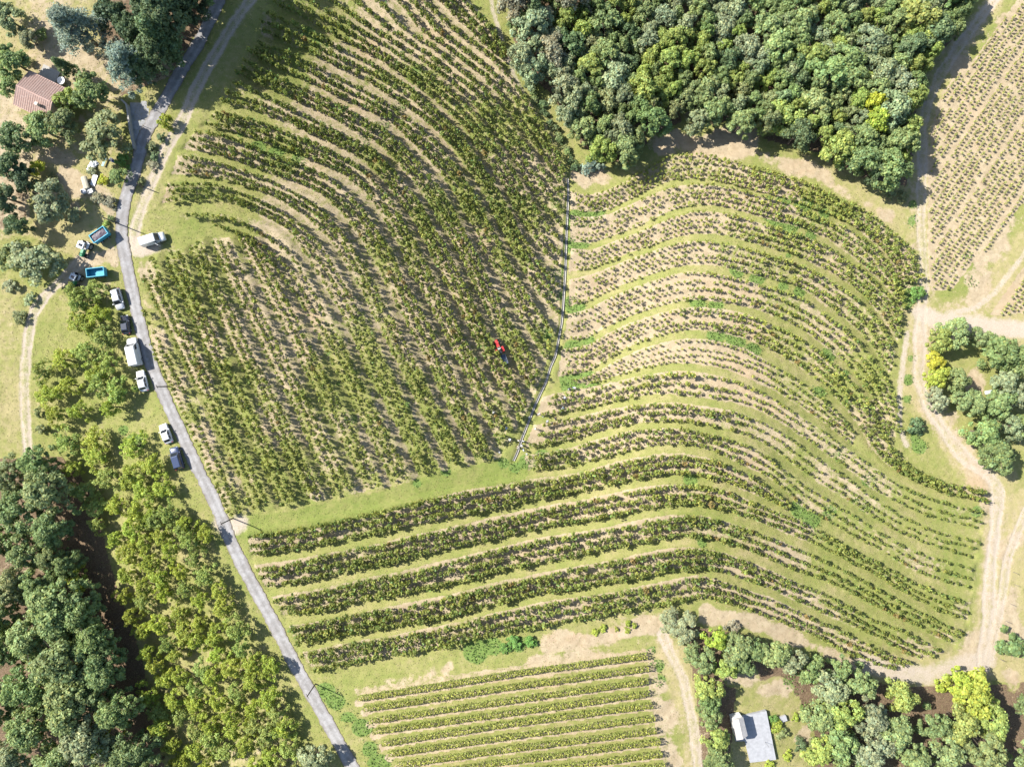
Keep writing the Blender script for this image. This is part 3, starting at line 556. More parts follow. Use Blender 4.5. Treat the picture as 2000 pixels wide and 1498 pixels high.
for bi, (a_, b_, n_, mg, sz, sp, ms, sg) in enumerate(BANDS):
    pa = smoothpoly(a_, 240); pb = smoothpoly(b_, 240)
    for k in range(n_):
        u = mg+(1-2*mg)*k/(n_-1); q = pa*(1-u)+pb*u; q = q + .0
        X, Y = PXY(q[:, 0], q[:, 1]); L = np.concatenate([[0], np.cumsum(np.hypot(np.diff(X), np.diff(Y)))])
        start = .9+.8*RNG.random() if bi else .5
        s_ = np.arange(start, L[-1]-.6-.8*RNG.random(), sp); s_ = s_+RNG.normal(0, .1, len(s_))
        wx = np.interp(s_, L, X)+RNG.normal(0, .09, len(s_)); wy = np.interp(s_, L, Y)+RNG.normal(0, .09, len(s_))
        # slow drift of a row so that neighbouring rows do not run dead parallel
        dr = .16*np.sin(s_*.11+RNG.random()*6)+.1*np.sin(s_*.27+RNG.random()*6); wy = wy+dr
        px_, py_ = to_px(wx, wy, hb(wx, wy))
        keep = (RNG.random(len(s_)) > ms) & (seg_dist(px_, py_, LANE) > 20) & (seg_dist(px_, py_, GULLY) > 8) & (seg_dist(px_, py_, TRACKS[0][0]) > 12)
        size = sz*np.clip(1+.17*RNG.standard_normal(len(s_)), .55, 1.45)
        if sg < 0 and py_.mean() < 800: size = size*(.74+.26*sstep(1300, 1520, px_))
        if sg < 0 and py_.mean() > 800: size = size*(1-.26*sstep(1330, 1560, px_))
        if (a_ is R[14]):
            low_rows.append((wx[keep], wy[keep], size[keep], px_[keep], py_[keep])); continue
        vx.append(wx[keep]); vy.append(wy[keep]); vs.append(size[keep])
# rows between the first strip and the lane
t5 = smoothpoly(np.concatenate([[[262, 500]], S[5]]), 200); dd = np.gradient(t5, axis=0); dd /= np.linalg.norm(dd, axis=1)[:, None]
for k, off in enumerate((16, 32, 48, 64, 80)):
    q = t5+np.stack([-dd[:, 1], dd[:, 0]], 1)*off; X, Y = PXY(q[:, 0], q[:, 1]); L = np.concatenate([[0], np.cumsum(np.hypot(np.diff(X), np.diff(Y)))])
    s_ = np.arange(.5, L[-1]-.5, .98); s_ += RNG.normal(0, .1, len(s_)); wx = np.interp(s_, L, X)+RNG.normal(0, .08, len(s_)); wy = np.interp(s_, L, Y)+RNG.normal(0, .08, len(s_))
    px_, py_ = to_px(wx, wy, hb(wx, wy)); lx = np.interp(py_, LANE[:, 1], LANE[:, 0])
    kp = (px_ > lx+19) & (RNG.random(len(s_)) > .07); vx.append(wx[kp]); vy.append(wy[kp]); vs.append(.95*(.85+.3*RNG.random(kp.sum())))
# rows right of the first strips' heads (short rows above strip 4)
# thin young vines of the pale field at the upper right: rows climbing to the right in sixes
rd = np.array([.565, -.825]); pd = np.array([.825, .565]); o0 = np.array([1814., 347.])
yx, yy, ys = [], [], []
for fld, o_, sc_ in ((UPFIELD, o0, .58), (UPFIELD2, np.array([1937., 613.]), .6)):
    for band in range(-2, 6):
        for k in range(6):
            off = band*78+12+k*12.0
            tt = np.arange(-700, 800, 7.4)+RNG.random()*9; q = o_+rd*(tt[:, None]+RNG.normal(0, .8, len(tt))[:, None])+pd*(off+RNG.normal(0, .7, len(tt))[:, None])
            kp = inside(q[:, 0], q[:, 1], fld) & (q[:, 0] < 2075) & (q[:, 1] > -55) & (RNG.random(len(tt)) > .06)
            if kp.any():
                X, Y = PXY(q[kp, 0], q[kp, 1]); yx.append(X); yy.append(Y); ys.append(sc_*(.85+.3*RNG.random(len(X))))
def vine_cloud(x, y, s, rng, col):
    qx, qy = to_px(x, y, hb(x, y)); zsc = np.where((qx < 1105) & (qy < 1000), 1.38, 1.12); z = gz(x, y); Vs, Qs, Ts = [], [], []; base = 0
    which = rng.integers(len(VP), size=len(x)); rot = rng.random(len(x))*6.283
    for k, (V, Q, T) in enumerate(VP):
        i = np.where(which == k)[0]
        if not len(i): continue
        c, sn = np.cos(rot[i])[:, None], np.sin(rot[i])[:, None]; sc = s[i][:, None]; scz = zsc[i][:, None]*sc*(.9+.25*rng.random((len(i), 1)))
        P = np.stack([(V[None, :, 0]*c-V[None, :, 1]*sn)*sc+x[i][:, None], (V[None, :, 0]*sn+V[None, :, 1]*c)*sc+y[i][:, None], V[None, :, 2]*scz+z[i][:, None]], 2)
        Vs.append(P.reshape(-1, 3)); Qs.append((Q[None]+(np.arange(len(i))*len(V))[:, None, None]).reshape(-1, 4)+base)
        Ts.append((T[None]*col[i][:, None, :]).reshape(-1, 3)); base += len(i)*len(V)
    return np.concatenate(Vs), np.concatenate(Qs), np.concatenate(Ts)
vx = np.concatenate(vx); vy = np.concatenate(vy); vs = np.concatenate(vs)
ppx, ppy = to_px(vx, vy, hb(vx, vy)); kp = mask_at(M_track, vx, vy) < .5; vx, vy, vs, ppx, ppy = vx[kp], vy[kp], vs[kp], ppx[kp], ppy[kp]
col = vine_colour(ppx, ppy, RNG)
yx = np.concatenate(yx); yy = np.concatenate(yy); ys = np.concatenate(ys); ycol = np.array([[.32, .34, .11]])*(.8+.4*RNG.random((len(yx), 1)))
V, Q, T = vine_cloud(np.concatenate([vx, yx]), np.concatenate([vy, yy]), np.concatenate([vs, ys]), RNG, np.concatenate([col, ycol]))
vobj = obj('grapevines', np_mesh('grapevines', V, Q, [VINEM], False, {'tint': T}))
tag(vobj, 'thousands of low bush grapevines standing in curving terrace rows across both slopes', 'grapevines', None, 'stuff')
NVINES = len(vx)+len(yx)
# the 300 largest vines: the three rows of the lowest terrace, each an object of its own
VME = [np_mesh('grapevine', V_, Q_, [VINEMO], False, {'tint': T_}) for V_, Q_, T_ in VP]
def ordinal(n):
    return '%d%s' % (n, 'th' if 10 <= n % 100 <= 20 else {1: 'st', 2: 'nd', 3: 'rd'}.get(n % 10, 'th'))
extra = []; nind = 0
for ri, (wx, wy, sz, px_, py_) in enumerate(low_rows):
    o_ = np.argsort(px_); wx, wy, sz, px_, py_ = wx[o_], wy[o_], sz[o_], px_[o_], py_[o_]
    nmax = 100; cc = vine_colour(px_, py_, RNG)
    for k in range(min(nmax, len(wx))):
        o = bpy.data.objects.new('grapevine', VME[RNG.integers(len(VME))]); o.location = (wx[k], wy[k], float(gz(wx[k], wy[k])))
        o.rotation_euler = (0, 0, RNG.random()*6.28); o.scale = (sz[k], sz[k], sz[k]*(.95+.2*RNG.random())); o.color = (*cc[k], 1); link(o); nind += 1
        rn = ('upper', 'middle', 'lower')[ri]
        tag(o, 'leafy green grapevine, %s from the lane in the %s row of the lowest terrace' % (ordinal(k+1), rn), 'grapevine', 'grapevines of the lowest terrace')
    if len(wx) > nmax: extra.append((wx[nmax:], wy[nmax:], sz[nmax:], cc[nmax:]))
if extra:
    V, Q, T = vine_cloud(*[np.concatenate([e[i] for e in extra]) for i in range(3)], RNG, np.concatenate([e[3] for e in extra]))
    m2 = np_mesh('grapevines', V, Q, [VINEM], False, {'tint': T})
    bm = bmesh.new(); bm.from_mesh(vobj.data); bm.from_mesh(m2); bm.to_mesh(vobj.data); bm.free()
print('vines', NVINES, 'individual', nind)

# wired rows of the small vineyard at the bottom: one thing each, with end posts
POSTM = paint('grey_post_wood', (.2, .17, .14), .9, 0, .2, .25, 8)
for k, hd in enumerate(HEDGES):
    q = resample(hd, 120); X, Y = PXY(q[:, 0], q[:, 1]); L = np.concatenate([[0], np.cumsum(np.hypot(np.diff(X), np.diff(Y)))]); n = int(L[-1]*85)
    x0, y0 = X[0], Y[0]; z0 = float(gz(x0, y0)); t = RNG.random(n)*L[-1]; gap = vnoise(t, t*0+k*50, .9, 60+k)
    wx = np.interp(t, L, X); wy = np.interp(t, L, Y); d = np.stack([np.gradient(X), np.gradient(Y)], 1); d = unit(d)
    nxv = np.stack([np.interp(t, L, -d[:, 1]), np.interp(t, L, d[:, 0])], 1)
    ang = RNG.random(n)*math.pi; rad = (.36+.16*gap+.12*RNG.random(n)); off = np.cos(ang)*rad*1.05; hz = .75+np.abs(np.sin(ang))*(.55+.3*gap+.12*RNG.standard_normal(n))*RNG.choice([1, .45, .8, 1], n)
    hz = np.where(RNG.random(n) < .25, .45+.5*RNG.random(n), hz)
    cx = wx+nxv[:, 0]*off; cy = wy+nxv[:, 1]*off; cz = gz(wx, wy)+hz
    nr_ = unit(np.stack([nxv[:, 0]*off*2, nxv[:, 1]*off*2, .6+0*off], 1)+.6*RNG.standard_normal((n, 3)))
    V, Q = leaf_quads(np.stack([cx-x0, cy-y0, cz-z0], 1), nr_, .2+.12*RNG.random(n), RNG)
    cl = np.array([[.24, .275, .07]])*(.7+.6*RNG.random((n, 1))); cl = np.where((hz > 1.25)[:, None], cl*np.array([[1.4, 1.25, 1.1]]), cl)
    e = empty('vine_row', (x0, y0, z0)); wd = ('first (topmost)', 'second', 'third', 'fourth', 'fifth', 'sixth', 'seventh', 'eighth', 'ninth', 'tenth', 'eleventh')[k]
    tag(e, '%s hedge-like wired vine row from the top of the straight-rowed bottom field' % wd, 'vine row', 'wired vine rows')
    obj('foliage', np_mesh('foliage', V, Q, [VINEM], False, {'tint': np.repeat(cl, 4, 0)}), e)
    for s_ in np.linspace(.0, L[-1], 9):
        px_, py_ = np.interp(s_, L, X), np.interp(s_, L, Y); zz = float(gz(px_, py_))-z0
        MB().tube((px_-x0, py_-y0, zz-.2), (px_-x0, py_-y0, zz+1.62), .045, .04, 6).build('post', POSTM, e)
# ---------------------------------------------------------------- trees
LEAFM = foliage_mat('tree_leaf', .4); BARKM = paint('bark', (.14, .11, .085), .95, 0, .1, .3, 6)
def crown_mesh(seed, R_, z0, z1, nc, nl, leaf, rc, style='oak'):
    rng = np.random.default_rng(seed); cs, ns, ts, ss = [], [], [], []
    ph = rng.random(4)*6.3
    for k in range(nc):
        t = rng.random()*6.283; lob = 1+.2*math.sin(2*t+ph[0])+.18*math.sin(3*t+ph[1])+.12*math.sin(5*t+ph[2])
        if style == 'oak' or style == 'bush':
            u = rng.random()**.55; hgt = math.sqrt(max(0, 1-u**2.4))
            c = np.array([math.cos(t)*u*R_*lob, math.sin(t)*u*R_*lob, z0+(z1-z0)*(hgt*(.8+.25*rng.random())-.12)])
            if rng.random() < .22: c[2] -= (z1-z0)*.3*rng.random()
            up = .55
        elif style == 'orchard':
            u = rng.random()**.6; c = np.array([math.cos(t)*u*R_*lob, math.sin(t)*u*R_*lob, z0+(z1-z0)*(1-.75*u*u+.22*rng.standard_normal()*.6)]); up = .5
        elif style == 'conifer':
            h = rng.random()**.8; u = (1-h)*(.55+.45*rng.random())+.04; c = np.array([math.cos(t)*u*R_*lob, math.sin(t)*u*R_*lob, z0+(z1-z0)*h]); up = .2
        else:                                   # cedar: spreading shelves
            h = rng.choice([.12, .28, .44, .6, .76, .92])+.03*rng.standard_normal(); u = (1-h)**.7*(.35+.65*rng.random())+.05
            c = np.array([math.cos(t)*u*R_*lob, math.sin(t)*u*R_*lob, z0+(z1-z0)*h-.4*u]); up = 1.0
        r_ = rc*(.45+1.0*rng.random()); d = unit(rng.standard_normal((nl, 3))+np.array([0, 0, up]))
        sq = np.array([1, 1, .78]) if style in ('oak', 'bush') else (np.array([1, 1, 1.3]) if style == 'orchard' else (np.array([1.5, 1.5, .3]) if style == 'cedar' else np.array([1, 1, 1])))
        p = c+d*r_*(.55+.5*rng.random((nl, 1)))*sq
        cs.append(p); nj = .45 if style in ('oak', 'bush') else .75
        ns.append(unit(d+nj*rng.standard_normal((nl, 3))+np.array([0, 0, .25]))); ts.append(np.full(nl, .82+.36*rng.random())*(.72+.56*rng.random(nl))); ss.append(leaf*(.65+.7*rng.random(nl)))
    cs = np.concatenate(cs); ns = np.concatenate(ns); ts = np.concatenate(ts); ss = np.concatenate(ss)
    V, Q = leaf_quads(cs, ns, ss, rng, .8 if style != 'orchard' else .5)
    warm = rng.standard_normal(len(ts))*.08
    T = np.stack([ts*(1+warm), ts, ts*(1-warm)], 1)
    return np_mesh('crown', V, Q, [LEAFM], False, {'tint': np.repeat(np.clip(T, .25, 1.9), 4, 0)})
def trunk_mesh(seed, H, r, nb, R_):
    rng = np.random.default_rng(seed); mb = MB(); p = Vector((0, 0, -.4)); k = 4; pts = [p]
    for i in range(1, k+1): pts.append(Vector((rng.normal(0, .08*H*.2), rng.normal(0, .08*H*.2), H*i/k)))
    rr = [r*1.25, r, r*.8, r*.6, r*.3]
    for i in range(k): mb.tube(pts[i], pts[i+1], rr[i], rr[i+1], 7, 0, False)
    for j in range(nb):
        t = 6.283*j/nb+rng.random(); z = H*(.35+.5*rng.random()); a = Vector((0, 0, z)); e = Vector((math.cos(t)*R_*.75, math.sin(t)*R_*.75, z+H*.25*rng.random()+.3)); m_ = a.lerp(e, .5)+Vector((0, 0, .25))
        mb.tube(a, m_, r*.4, r*.26, 5, 0, False); mb.tube(m_, e, r*.26, r*.08, 5, 0, False)
    return mb.mesh('trunk', BARKM)
KIND = {}
def add_kind(k, n, R_, H, fn): KIND[k] = [(fn(i), trunk_mesh(900+i*7+len(k), H*.8, max(.06, R_*.055), 6 if R_ > 1.4 else 3, R_), R_, H) for i in range(n)]
add_kind('oak', 6, 3.45, 7.0, lambda i: crown_mesh(200+i, 2.75, 2.6, 6.6, 52, 95, .40, .72))
add_kind('big', 4, 5.6, 12.0, lambda i: crown_mesh(230+i, 4.6, 4.2, 11.4, 120, 95, .44, .88))
add_kind('orch', 5, 2.75, 4.2, lambda i: crown_mesh(260+i, 2.15, 1.5, 3.9, 46, 58, .34, .46, 'orchard'))
add_kind('bush', 4, 1.2, 2.0, lambda i: crown_mesh(290+i, 1.05, .35, 1.8, 20, 60, .24, .36, 'bush'))
add_kind('cedar', 2, 4.6, 13.0, lambda i: crown_mesh(320+i, 4.5, 2.0, 13.0, 170, 70, .34, .62, 'cedar'))
add_kind('conifer', 3, 3.4, 13.0, lambda i: crown_mesh(340+i, 3.3, 1.4, 13.2, 150, 80, .34, .6, 'conifer'))
COL = {'green': (0.204, 0.273, 0.106), 'deep': (0.138, 0.197, 0.09), 'grey': (0.27, 0.319, 0.174), 'bright': (0.281, 0.348, 0.095), 'yellow': (0.4, 0.43, 0.06), 'olive': (0.242, 0.278, 0.123), 'blue': (0.225, 0.285, 0.22), 'dark': (0.088, 0.133, 0.067), 'lime': (0.31, 0.37, 0.065), 'dry': (0.286, 0.278, 0.179), 'lush': (0.154, 0.278, 0.067), 'mid': (0.242, 0.307, 0.123)}
CW = {'green': 'mid green', 'deep': 'deep green', 'grey': 'grey-green', 'bright': 'light green', 'yellow': 'bright yellow', 'olive': 'olive green', 'blue': 'blue-green', 'dark': 'dark green', 'lime': 'yellow-green', 'dry': 'dull brownish', 'lush': 'lush green', 'mid': 'soft green'}
NAME = {'oak': 'oak_tree', 'big': 'broadleaf_tree', 'orch': 'orchard_tree', 'bush': 'bush', 'cedar': 'cedar_tree', 'conifer': 'conifer_tree'}
WORD = {'oak': 'oak', 'big': 'broadleaf tree', 'orch': 'orchard tree', 'bush': 'bush', 'cedar': 'cedar', 'conifer': 'conifer'}
TREES = []
def tree(kind, px, py, rpx, h, colr, area, word=None, k=.62):
    me, tr, R0, H0 = KIND[kind][RNG.integers(len(KIND[kind]))]
    p = at(px, py, k*h); s = rpx*.1/R0; sz = h/H0
    e = empty(NAME[kind], p, RNG.random()*6.28, (s, s, sz)); c = np.array(COL[colr])*(.88+.24*RNG.random())*(1+.025*RNG.standard_normal(3))
    o = obj('crown', me, e); o.color = (*np.clip(c, .01, 1), 1); obj('trunk', tr, e)
    TREES.append((e, kind, colr, area, px, py, rpx, word or WORD[kind])); return e
YA = 'in the house garden'; WO = 'in the top right wood'; LF = 'in the lower left wood'; CO = 'in the right copse'; BR = 'in the bottom right wood'; OR_ = 'in the lane orchard'
for a in ((140,48,50,13,'blue'),(243,118,46,11,'blue')): tree('cedar', a[0], a[1], a[2], a[3], a[4], YA)
for a in ((345,108,44,13,'deep'),(384,38,46,15,'dark'),(402,-30,48,16,'dark'),(412,-100,48,16,'dark'),(330,60,44,13,'dark'),(360,-20,46,15,'dark')): tree('conifer', a[0], a[1], a[2], a[3], a[4], YA, None, 0)
for a in ((385,15,58,16,'deep'),(300,150,36,9,'deep'),(362,75,52,15,'deep'),(398,-45,58,16.5,'deep'),(408,-120,58,16,'deep'),(290,90,40,10,'dark'),(335,130,40,11,'deep')): tree('big', *a, YA, None, 0)
tree('conifer', 122, 128, 20, 6.5, 'deep', YA, 'cypress')
for a in ((215,30,36,9,'dark'),(175,175,40,6.5,'green'),(80,252,36,6,'green'),(120,238,34,6,'olive'),(128,195,26,5,'bright'),(95,390,40,6.5,'grey'),(22,118,36,6.5,'green'),(15,35,32,6,'grey'),(18,325,34,7,'deep'),(8,385,36,7,'deep'),(30,268,34,7,'deep'),
          (30,440,26,6,'deep'),(55,75,24,4,'grey'),(230,345,22,3.4,'green'),(45,350,28,6,'dark'),(20,170,24,5,'green'),(70,200,0,0,'')):
    if a[2]: tree('oak', *a, YA)
tree('oak', 200, 268, 48, 6, 'olive', YA, 'spreading walnut'); tree('oak', 62, 512, 48, 7, 'grey', 'beside the left dirt track', 'oak')
tree('oak', 20, 500, 34, 6, 'mid', 'beside the left dirt track', 'oak')
for a in ((70,325,17,2.2,'yellow'),(100,350,12,1.5,'olive'),(200,352,11,1.4,'yellow'),(238,312,14,2.2,'lush'),(190,385,14,1.2,'dry'),(215,395,13,1.3,'dry'),(322,236,15,2.8,'lime'),(313,269,10,1.2,'deep'),(292,288,13,1.1,'olive'),(300,306,11,1.,'deep'),(298,322,12,.9,'dry'),(275,356,8,1.2,'olive'),(78,66,13,2.2,'green'),(205,440,9,1.,'bright'),
          (215,428,8,1.2,'green'),(60,160,12,1.6,'grey'),(50,118,12,1.5,'olive'),(178,332,10,1.,'grey'),(140,420,16,1.4,'grey'),(36,620,15,1.6,'olive'),(55,585,14,1.5,'grey'),(20,560,16,1.6,'grey'),(75,805,11,2.,'olive'),(80,840,12,2.,'olive')): tree('bush', *a, 'beside the lane near the house' if a[0] > 270 else ('beside the left dirt track' if a[1] > 540 else YA))
# tall wood, lower left
for a in ((70,905,40,8,'green'),(85,960,50,11,'mid'),(30,1000,48,11,'mid'),(100,1030,44,10,'green'),(45,1075,40,10,'mid'),(100,1085,34,9,'olive'),(110,1185,66,13,'green'),(60,1240,52,12,'mid'),(155,1195,46,11,'green'),(185,1250,46,11,'green'),(120,1290,66,14,'mid'),
          (200,1310,46,11,'green'),(50,1340,50,12,'green'),(140,1370,64,14,'mid'),(225,1385,44,11,'green'),(60,1425,50,12,'mid'),(170,1440,60,13,'grey'),(15,1150,44,11,'olive'),(5,1270,44,11,'green'),(110,1490,50,12,'mid'),(250,1465,44,10,'green'),(20,1480,46,12,'grey'),(75,1145,40,10,'green'),(-20,1060,44,11,'green'),(-30,1380,50,12,'green'),(200,1520,46,11,'mid'),(15,930,36,8,'olive'),(130,1100,30,9,'green'),(160,1330,40,11,'mid'),(-10,1200,44,11,'mid'),(290,1510,40,9,'green')):
    tree('big', *a, LF)
tree('oak', 152, 1132, 26, 6, 'lime', LF, 'young ash'); tree('oak', 205, 1455, 15, 11, 'lime', LF, 'young ash'); tree('oak', 20, 1145, 28, 7, 'grey', LF)
# orchard
orch = [(182,568),(192,614),(155,593),(158,631),(200,664),(124,703),(83,725),(170,688),(216,712),(136,752),(94,771),(185,729),(230,762),(196,752),(155,801),(109,812),(218,795),(132,860),(188,858),(262,872),(296,910),(143,916),(189,896),(214,934),(164,959),(186,991),(229,988),(192,1027),(257,927),(282,963),(318,950),(150,575)]
op = A((196,1020),(395,1000),(440,1090),(488,1180),(520,1260),(550,1340),(575,1420),(590,1530),(330,1530),(300,1420),(280,1290),(240,1180),(212,1090))
ld = np.array([.45, .893]); lp = np.array([.893, -.45])
for i in range(-14, 24):
    for j in range(-14, 16):
        q = np.array([330., 1080.])+ld*(i*37)+lp*(j*41+(i % 2)*8)+RNG.normal(0, 5, 2)
        if inside(q[:1], q[1:2], op)[0] and seg_dist(q[:1], q[1:2], LANE)[0] > 38 and q[1] < 1525: orch.append((float(q[0]), float(q[1])))
for q in ((330,1000),(355,1030),(300,1015),(268,1010)): orch.append(q)
for (x, y) in orch: tree('orch', x, y, (27 if y < 1000 else 24)*(.85+.35*RNG.random()), 3.0+1.0*RNG.random(), RNG.choice(['lime', 'lime', 'lime', 'bright', 'lime', 'bright']), OR_)
tree('oak', 617, 1480, 33, 5, 'grey', 'beside the lane at the bottom edge'); tree('oak', 690, 1545, 40, 5, 'green', 'beside the lane at the bottom edge')
# wood at the top right
wood = A((985,-40),(1900,-40),(1880,50),(1835,95),(1800,150),(1788,210),(1778,300),(1762,352),(1730,358),(1690,335),(1640,300),(1600,278),(1560,268),(1500,250),(1450,240),(1400,222),(1345,212),(1300,232),(1268,262),(1232,300),(1195,305),(1160,285),(1130,245),(1085,180),(1030,130),(1008,60))
pts = []
fixed = [(1706,200,20,'yellow'),(1712,238,22,'lime'),(1745,215,32,'grey'),(1040,50,34,'grey'),(1075,105,34,'dry'),(1105,165,30,'grey'),(1020,110,24,'grey'),(1225,290,30,'green'),(1180,290,24,'bright'),(1140,250,24,'mid'),(1110,225,20,'grey'),(1740,330,34,'mid'),(1690,310,32,'green'),(1640,290,30,'bright'),(1450,240,28,'green'),(1560,260,28,'deep'),(1400,215,28,'green'),(1270,235,32,'green'),(1760,275,30,'mid'),(1365,235,20,'grey')]
for f in fixed: pts.append(f)
tries = 0
while tries < 9000 and len(pts) < 290:
    tries += 1; x = 985+RNG.random()*915; y = -40+RNG.random()*400
    if not inside(np.array([x]), np.array([y]), wood)[0]: continue
    r = 15+19*RNG.random()**1.4
    if seg_dist(np.array([x]), np.array([y]), np.concatenate([wood, wood[:1]]))[0] < r*.35: continue
    if min((math.hypot(x-p[0], y-p[1])-.6*(r+p[2]) for p in pts), default=1) < 0: continue
    n_ = float(vnoise(np.array([x]), np.array([y]), 120, 77)[0]); cl = RNG.choice(['green', 'mid', 'grey', 'bright', 'deep', 'olive'], p=[.26, .24, .2, .14, .08, .08])
    if n_ > .62 and RNG.random() < .6: cl = 'bright'
    if x < 1130 and RNG.random() < .6: cl = RNG.choice(['grey', 'dry', 'grey'])
    pts.append((x, y, r, cl))
for i_, (x, y, r, cl) in enumerate(pts): tree('oak', x, y, r*1.3, 4.6+r*.1+2.2*RNG.random()+(2.2 if i_ < 3 else 0), cl, WO)
tree('bush', 1157, 318, 23, 2.4, 'blue', 'alone on the bare bank below the wood'); tree('bush', 1215, 318, 14, 1.6, 'olive', 'alone on the bare bank below the wood')
for a in ((1808,118,13,2,'olive'),(1822,95,14,2,'green'),(1850,70,15,2.4,'mid'),(1870,40,16,2.6,'green'),(1800,190,14,2,'olive'),(1765,385,15,1.8,'olive'),(1740,378,13,1.5,'olive'),(1890,10,14,2,'mid')): tree('bush', *a, 'on the wood edge by the track')
for i in range(26):
    x = 1000+i*4.6+RNG.normal(0, 3); y = 120+i*8.3+RNG.normal(0, 4); tree('bush', x+10, y, 6+4*RNG.random(), .9+.6*RNG.random(), RNG.choice(['green', 'deep', 'olive']), 'in the scrub strip by the wood')
# copse on the right
for a in ((1870,652,32,6,'mid'),(1840,668,28,5.5,'bright'),(1917,660,20,5,'green'),(1828,706,21,4.5,'yellow'),(1832,738,26,5,'lime'),(1872,742,26,5.5,'mid'),(1834,782,24,4.5,'grey'),(1884,782,26,5.5,'mid'),(1968,690,42,7,'green'),(1962,748,30,6,'grey'),(1908,790,26,6,'green'),(1952,792,34,7,'mid'),(1995,775,28,6,'grey'),(1925,845,38,7,'green'),(1948,888,40,7,'green'),(1975,832,28,6,'grey'),(2000,705,34,7,'mid'),(2010,830,34,7,'green')): tree('oak', *a, CO)
tree('bush', 1792, 832, 19, 2.6, 'deep', 'alone on the grass beside the right track'); tree('bush', 1795, 573, 16, 1.8, 'lush', 'at the track junction'); tree('bush', 1978, 1262, 32, 3, 'green', 'alone at the right edge of the picture beside the track')
# wood at the bottom right
tree('oak', 1331, 1226, 36, 3.6, 'grey', 'beside the bottom field path', 'rounded olive tree')
for a in ((1402,1248,26,5,'lime'),(1440,1268,36,5.5,'mid'),(1372,1290,30,5,'green'),(1418,1305,24,4.6,'bright'),(1388,1345,28,5,'bright'),(1388,1400,26,5,'mid'),(1403,1440,28,5,'bright'),(1402,1482,30,5,'green'),(1455,1300,22,4.6,'green'),(1475,1270,26,5,'green'),(1512,1280,32,5.5,'mid'),(1550,1290,28,5.5,'grey'),(1583,1312,28,5.5,'green'),
          (1622,1345,36,6.5,'grey'),(1602,1400,36,6,'mid'),(1682,1332,34,6.5,'mid'),(1650,1392,38,7,'bright'),(1702,1400,40,7,'grey'),(1642,1450,40,7,'mid'),(1702,1470,42,7,'grey'),(1762,1362,34,6.5,'bright'),(1752,1430,38,7,'mid'),(1785,1480,38,7,'mid'),(1850,1475,42,7,'mid'),(1880,1335,30,6,'lime'),(1905,1362,46,7,'lime'),(1878,1412,40,7,'bright'),(1940,1405,38,7,'bright'),(1925,1470,46,7.5,'mid'),(1828,1415,32,6.5,'green'),(1642,1305,24,6,'green'),(1600,1470,32,6,'bright'),(1680,1520,40,7,'mid'),(1800,1530,40,7,'green'),(1385,1372,24,5,'green'),(1560,1500,0,0,''),(2010,1480,40,7,'green'),(2020,1380,36,7,'green')):
    if a[2]: tree('oak', *a, BR)
for a in ((1432,1226,14,1.4,'dry'),(1838,1340,14,1.8,'lime'),(1520,1420,14,1.2,'lime'),(1528,1432,12,1.3,'olive'),(1512,1405,10,1.,'lush'),(1555,1402,8,.8,'lime'),(1566,1455,14,1.3,'deep'),(1540,1475,11,.9,'lime'),(1505,1492,12,1.,'lime'),(1590,1450,11,1.2,'olive'),(1475,1510,10,.8,'lime')): tree('bush', *a, 'on the plot around the white cabin' if a[1] > 1350 else 'at the foot of the lowest terrace')
for a in ((1005,1257,15,1.2,'lush'),(1035,1255,13,1.2,'lush'),(985,1268,12,.9,'lush'),(1163,1234,8,.6,'lime'),(1178,1228,8,.6,'lime'),(1226,1218,7,.7,'lime'),(1240,1222,6,.7,'lime'),(1225,1232,6,.6,'lime'),(1205,1229,5,.5,'lime')): tree('bush', *a, 'on the bare strip above the straight-rowed field')
# ---------------------------------------------------------------- paints
WHITE = paint('white_paint', (.6, .6, .6), .3, 0, .5, .03, 3, .4); SILV = paint('silver_paint', (.5, .51, .53), .3, .35, .5, .03, 3, .4); NAVY = paint('navy_paint', (.035, .05, .1), .25, 0, .5, .05, 3, .6); DKBL = paint('black_blue_paint', (.03, .036, .055), .25, 0, .5, .05, 3, .6)
GLASS = paint('dark_glass', (.02, .024, .03), .08, 0, .6, .02, 3); RUB = paint('rubber', (.025, .025, .025), .85, 0, .2, .2, 8); RIM = paint('wheel_rim', (.42, .42, .43), .4, .6, .5, .1, 5); BLACK = paint('black_plastic', (.03, .03, .03), .6, 0, .3, .2, 5)
REDL = paint('red_lamp', (.4, .02, .02), .3); CLRL = paint('clear_lamp', (.7, .7, .68), .2); TRBLUE = paint('trailer_blue', (.025, .24, .36), .55, 0, .4, .18, 2.2); TRIN = paint('trailer_inside', (.05, .3, .42), .6, 0, .3, .2, 3); STEEL = paint('worn_steel', (.22, .22, .22), .6, .4, .4, .25, 4)
TGREEN = paint('tractor_green', (.02, .19, .08), .4, 0, .5, .1, 4); TGREY = paint('tractor_cab_grey', (.52, .54, .56), .5, 0, .4, .1, 4); TRED = paint('tractor_red', (.5, .03, .03), .4, 0, .5, .1, 4); GRAPE = paint('grapes', (.035, .018, .045), .55, 0, .4, .5, 20)
def heading(px, py, dx, dy): return math.atan2(-dy, dx)
def wheel(parent, x, y, r, wd):
    t = MB().tube((x, y-wd/2, r), (x, y+wd/2, r), r, r, 20).build('wheel', RUB, parent)
    MB().tube((x, y-wd/2-.012, r), (x, y+wd/2+.012, r), r*.6, r*.6, 14).build('rim', RIM, t)
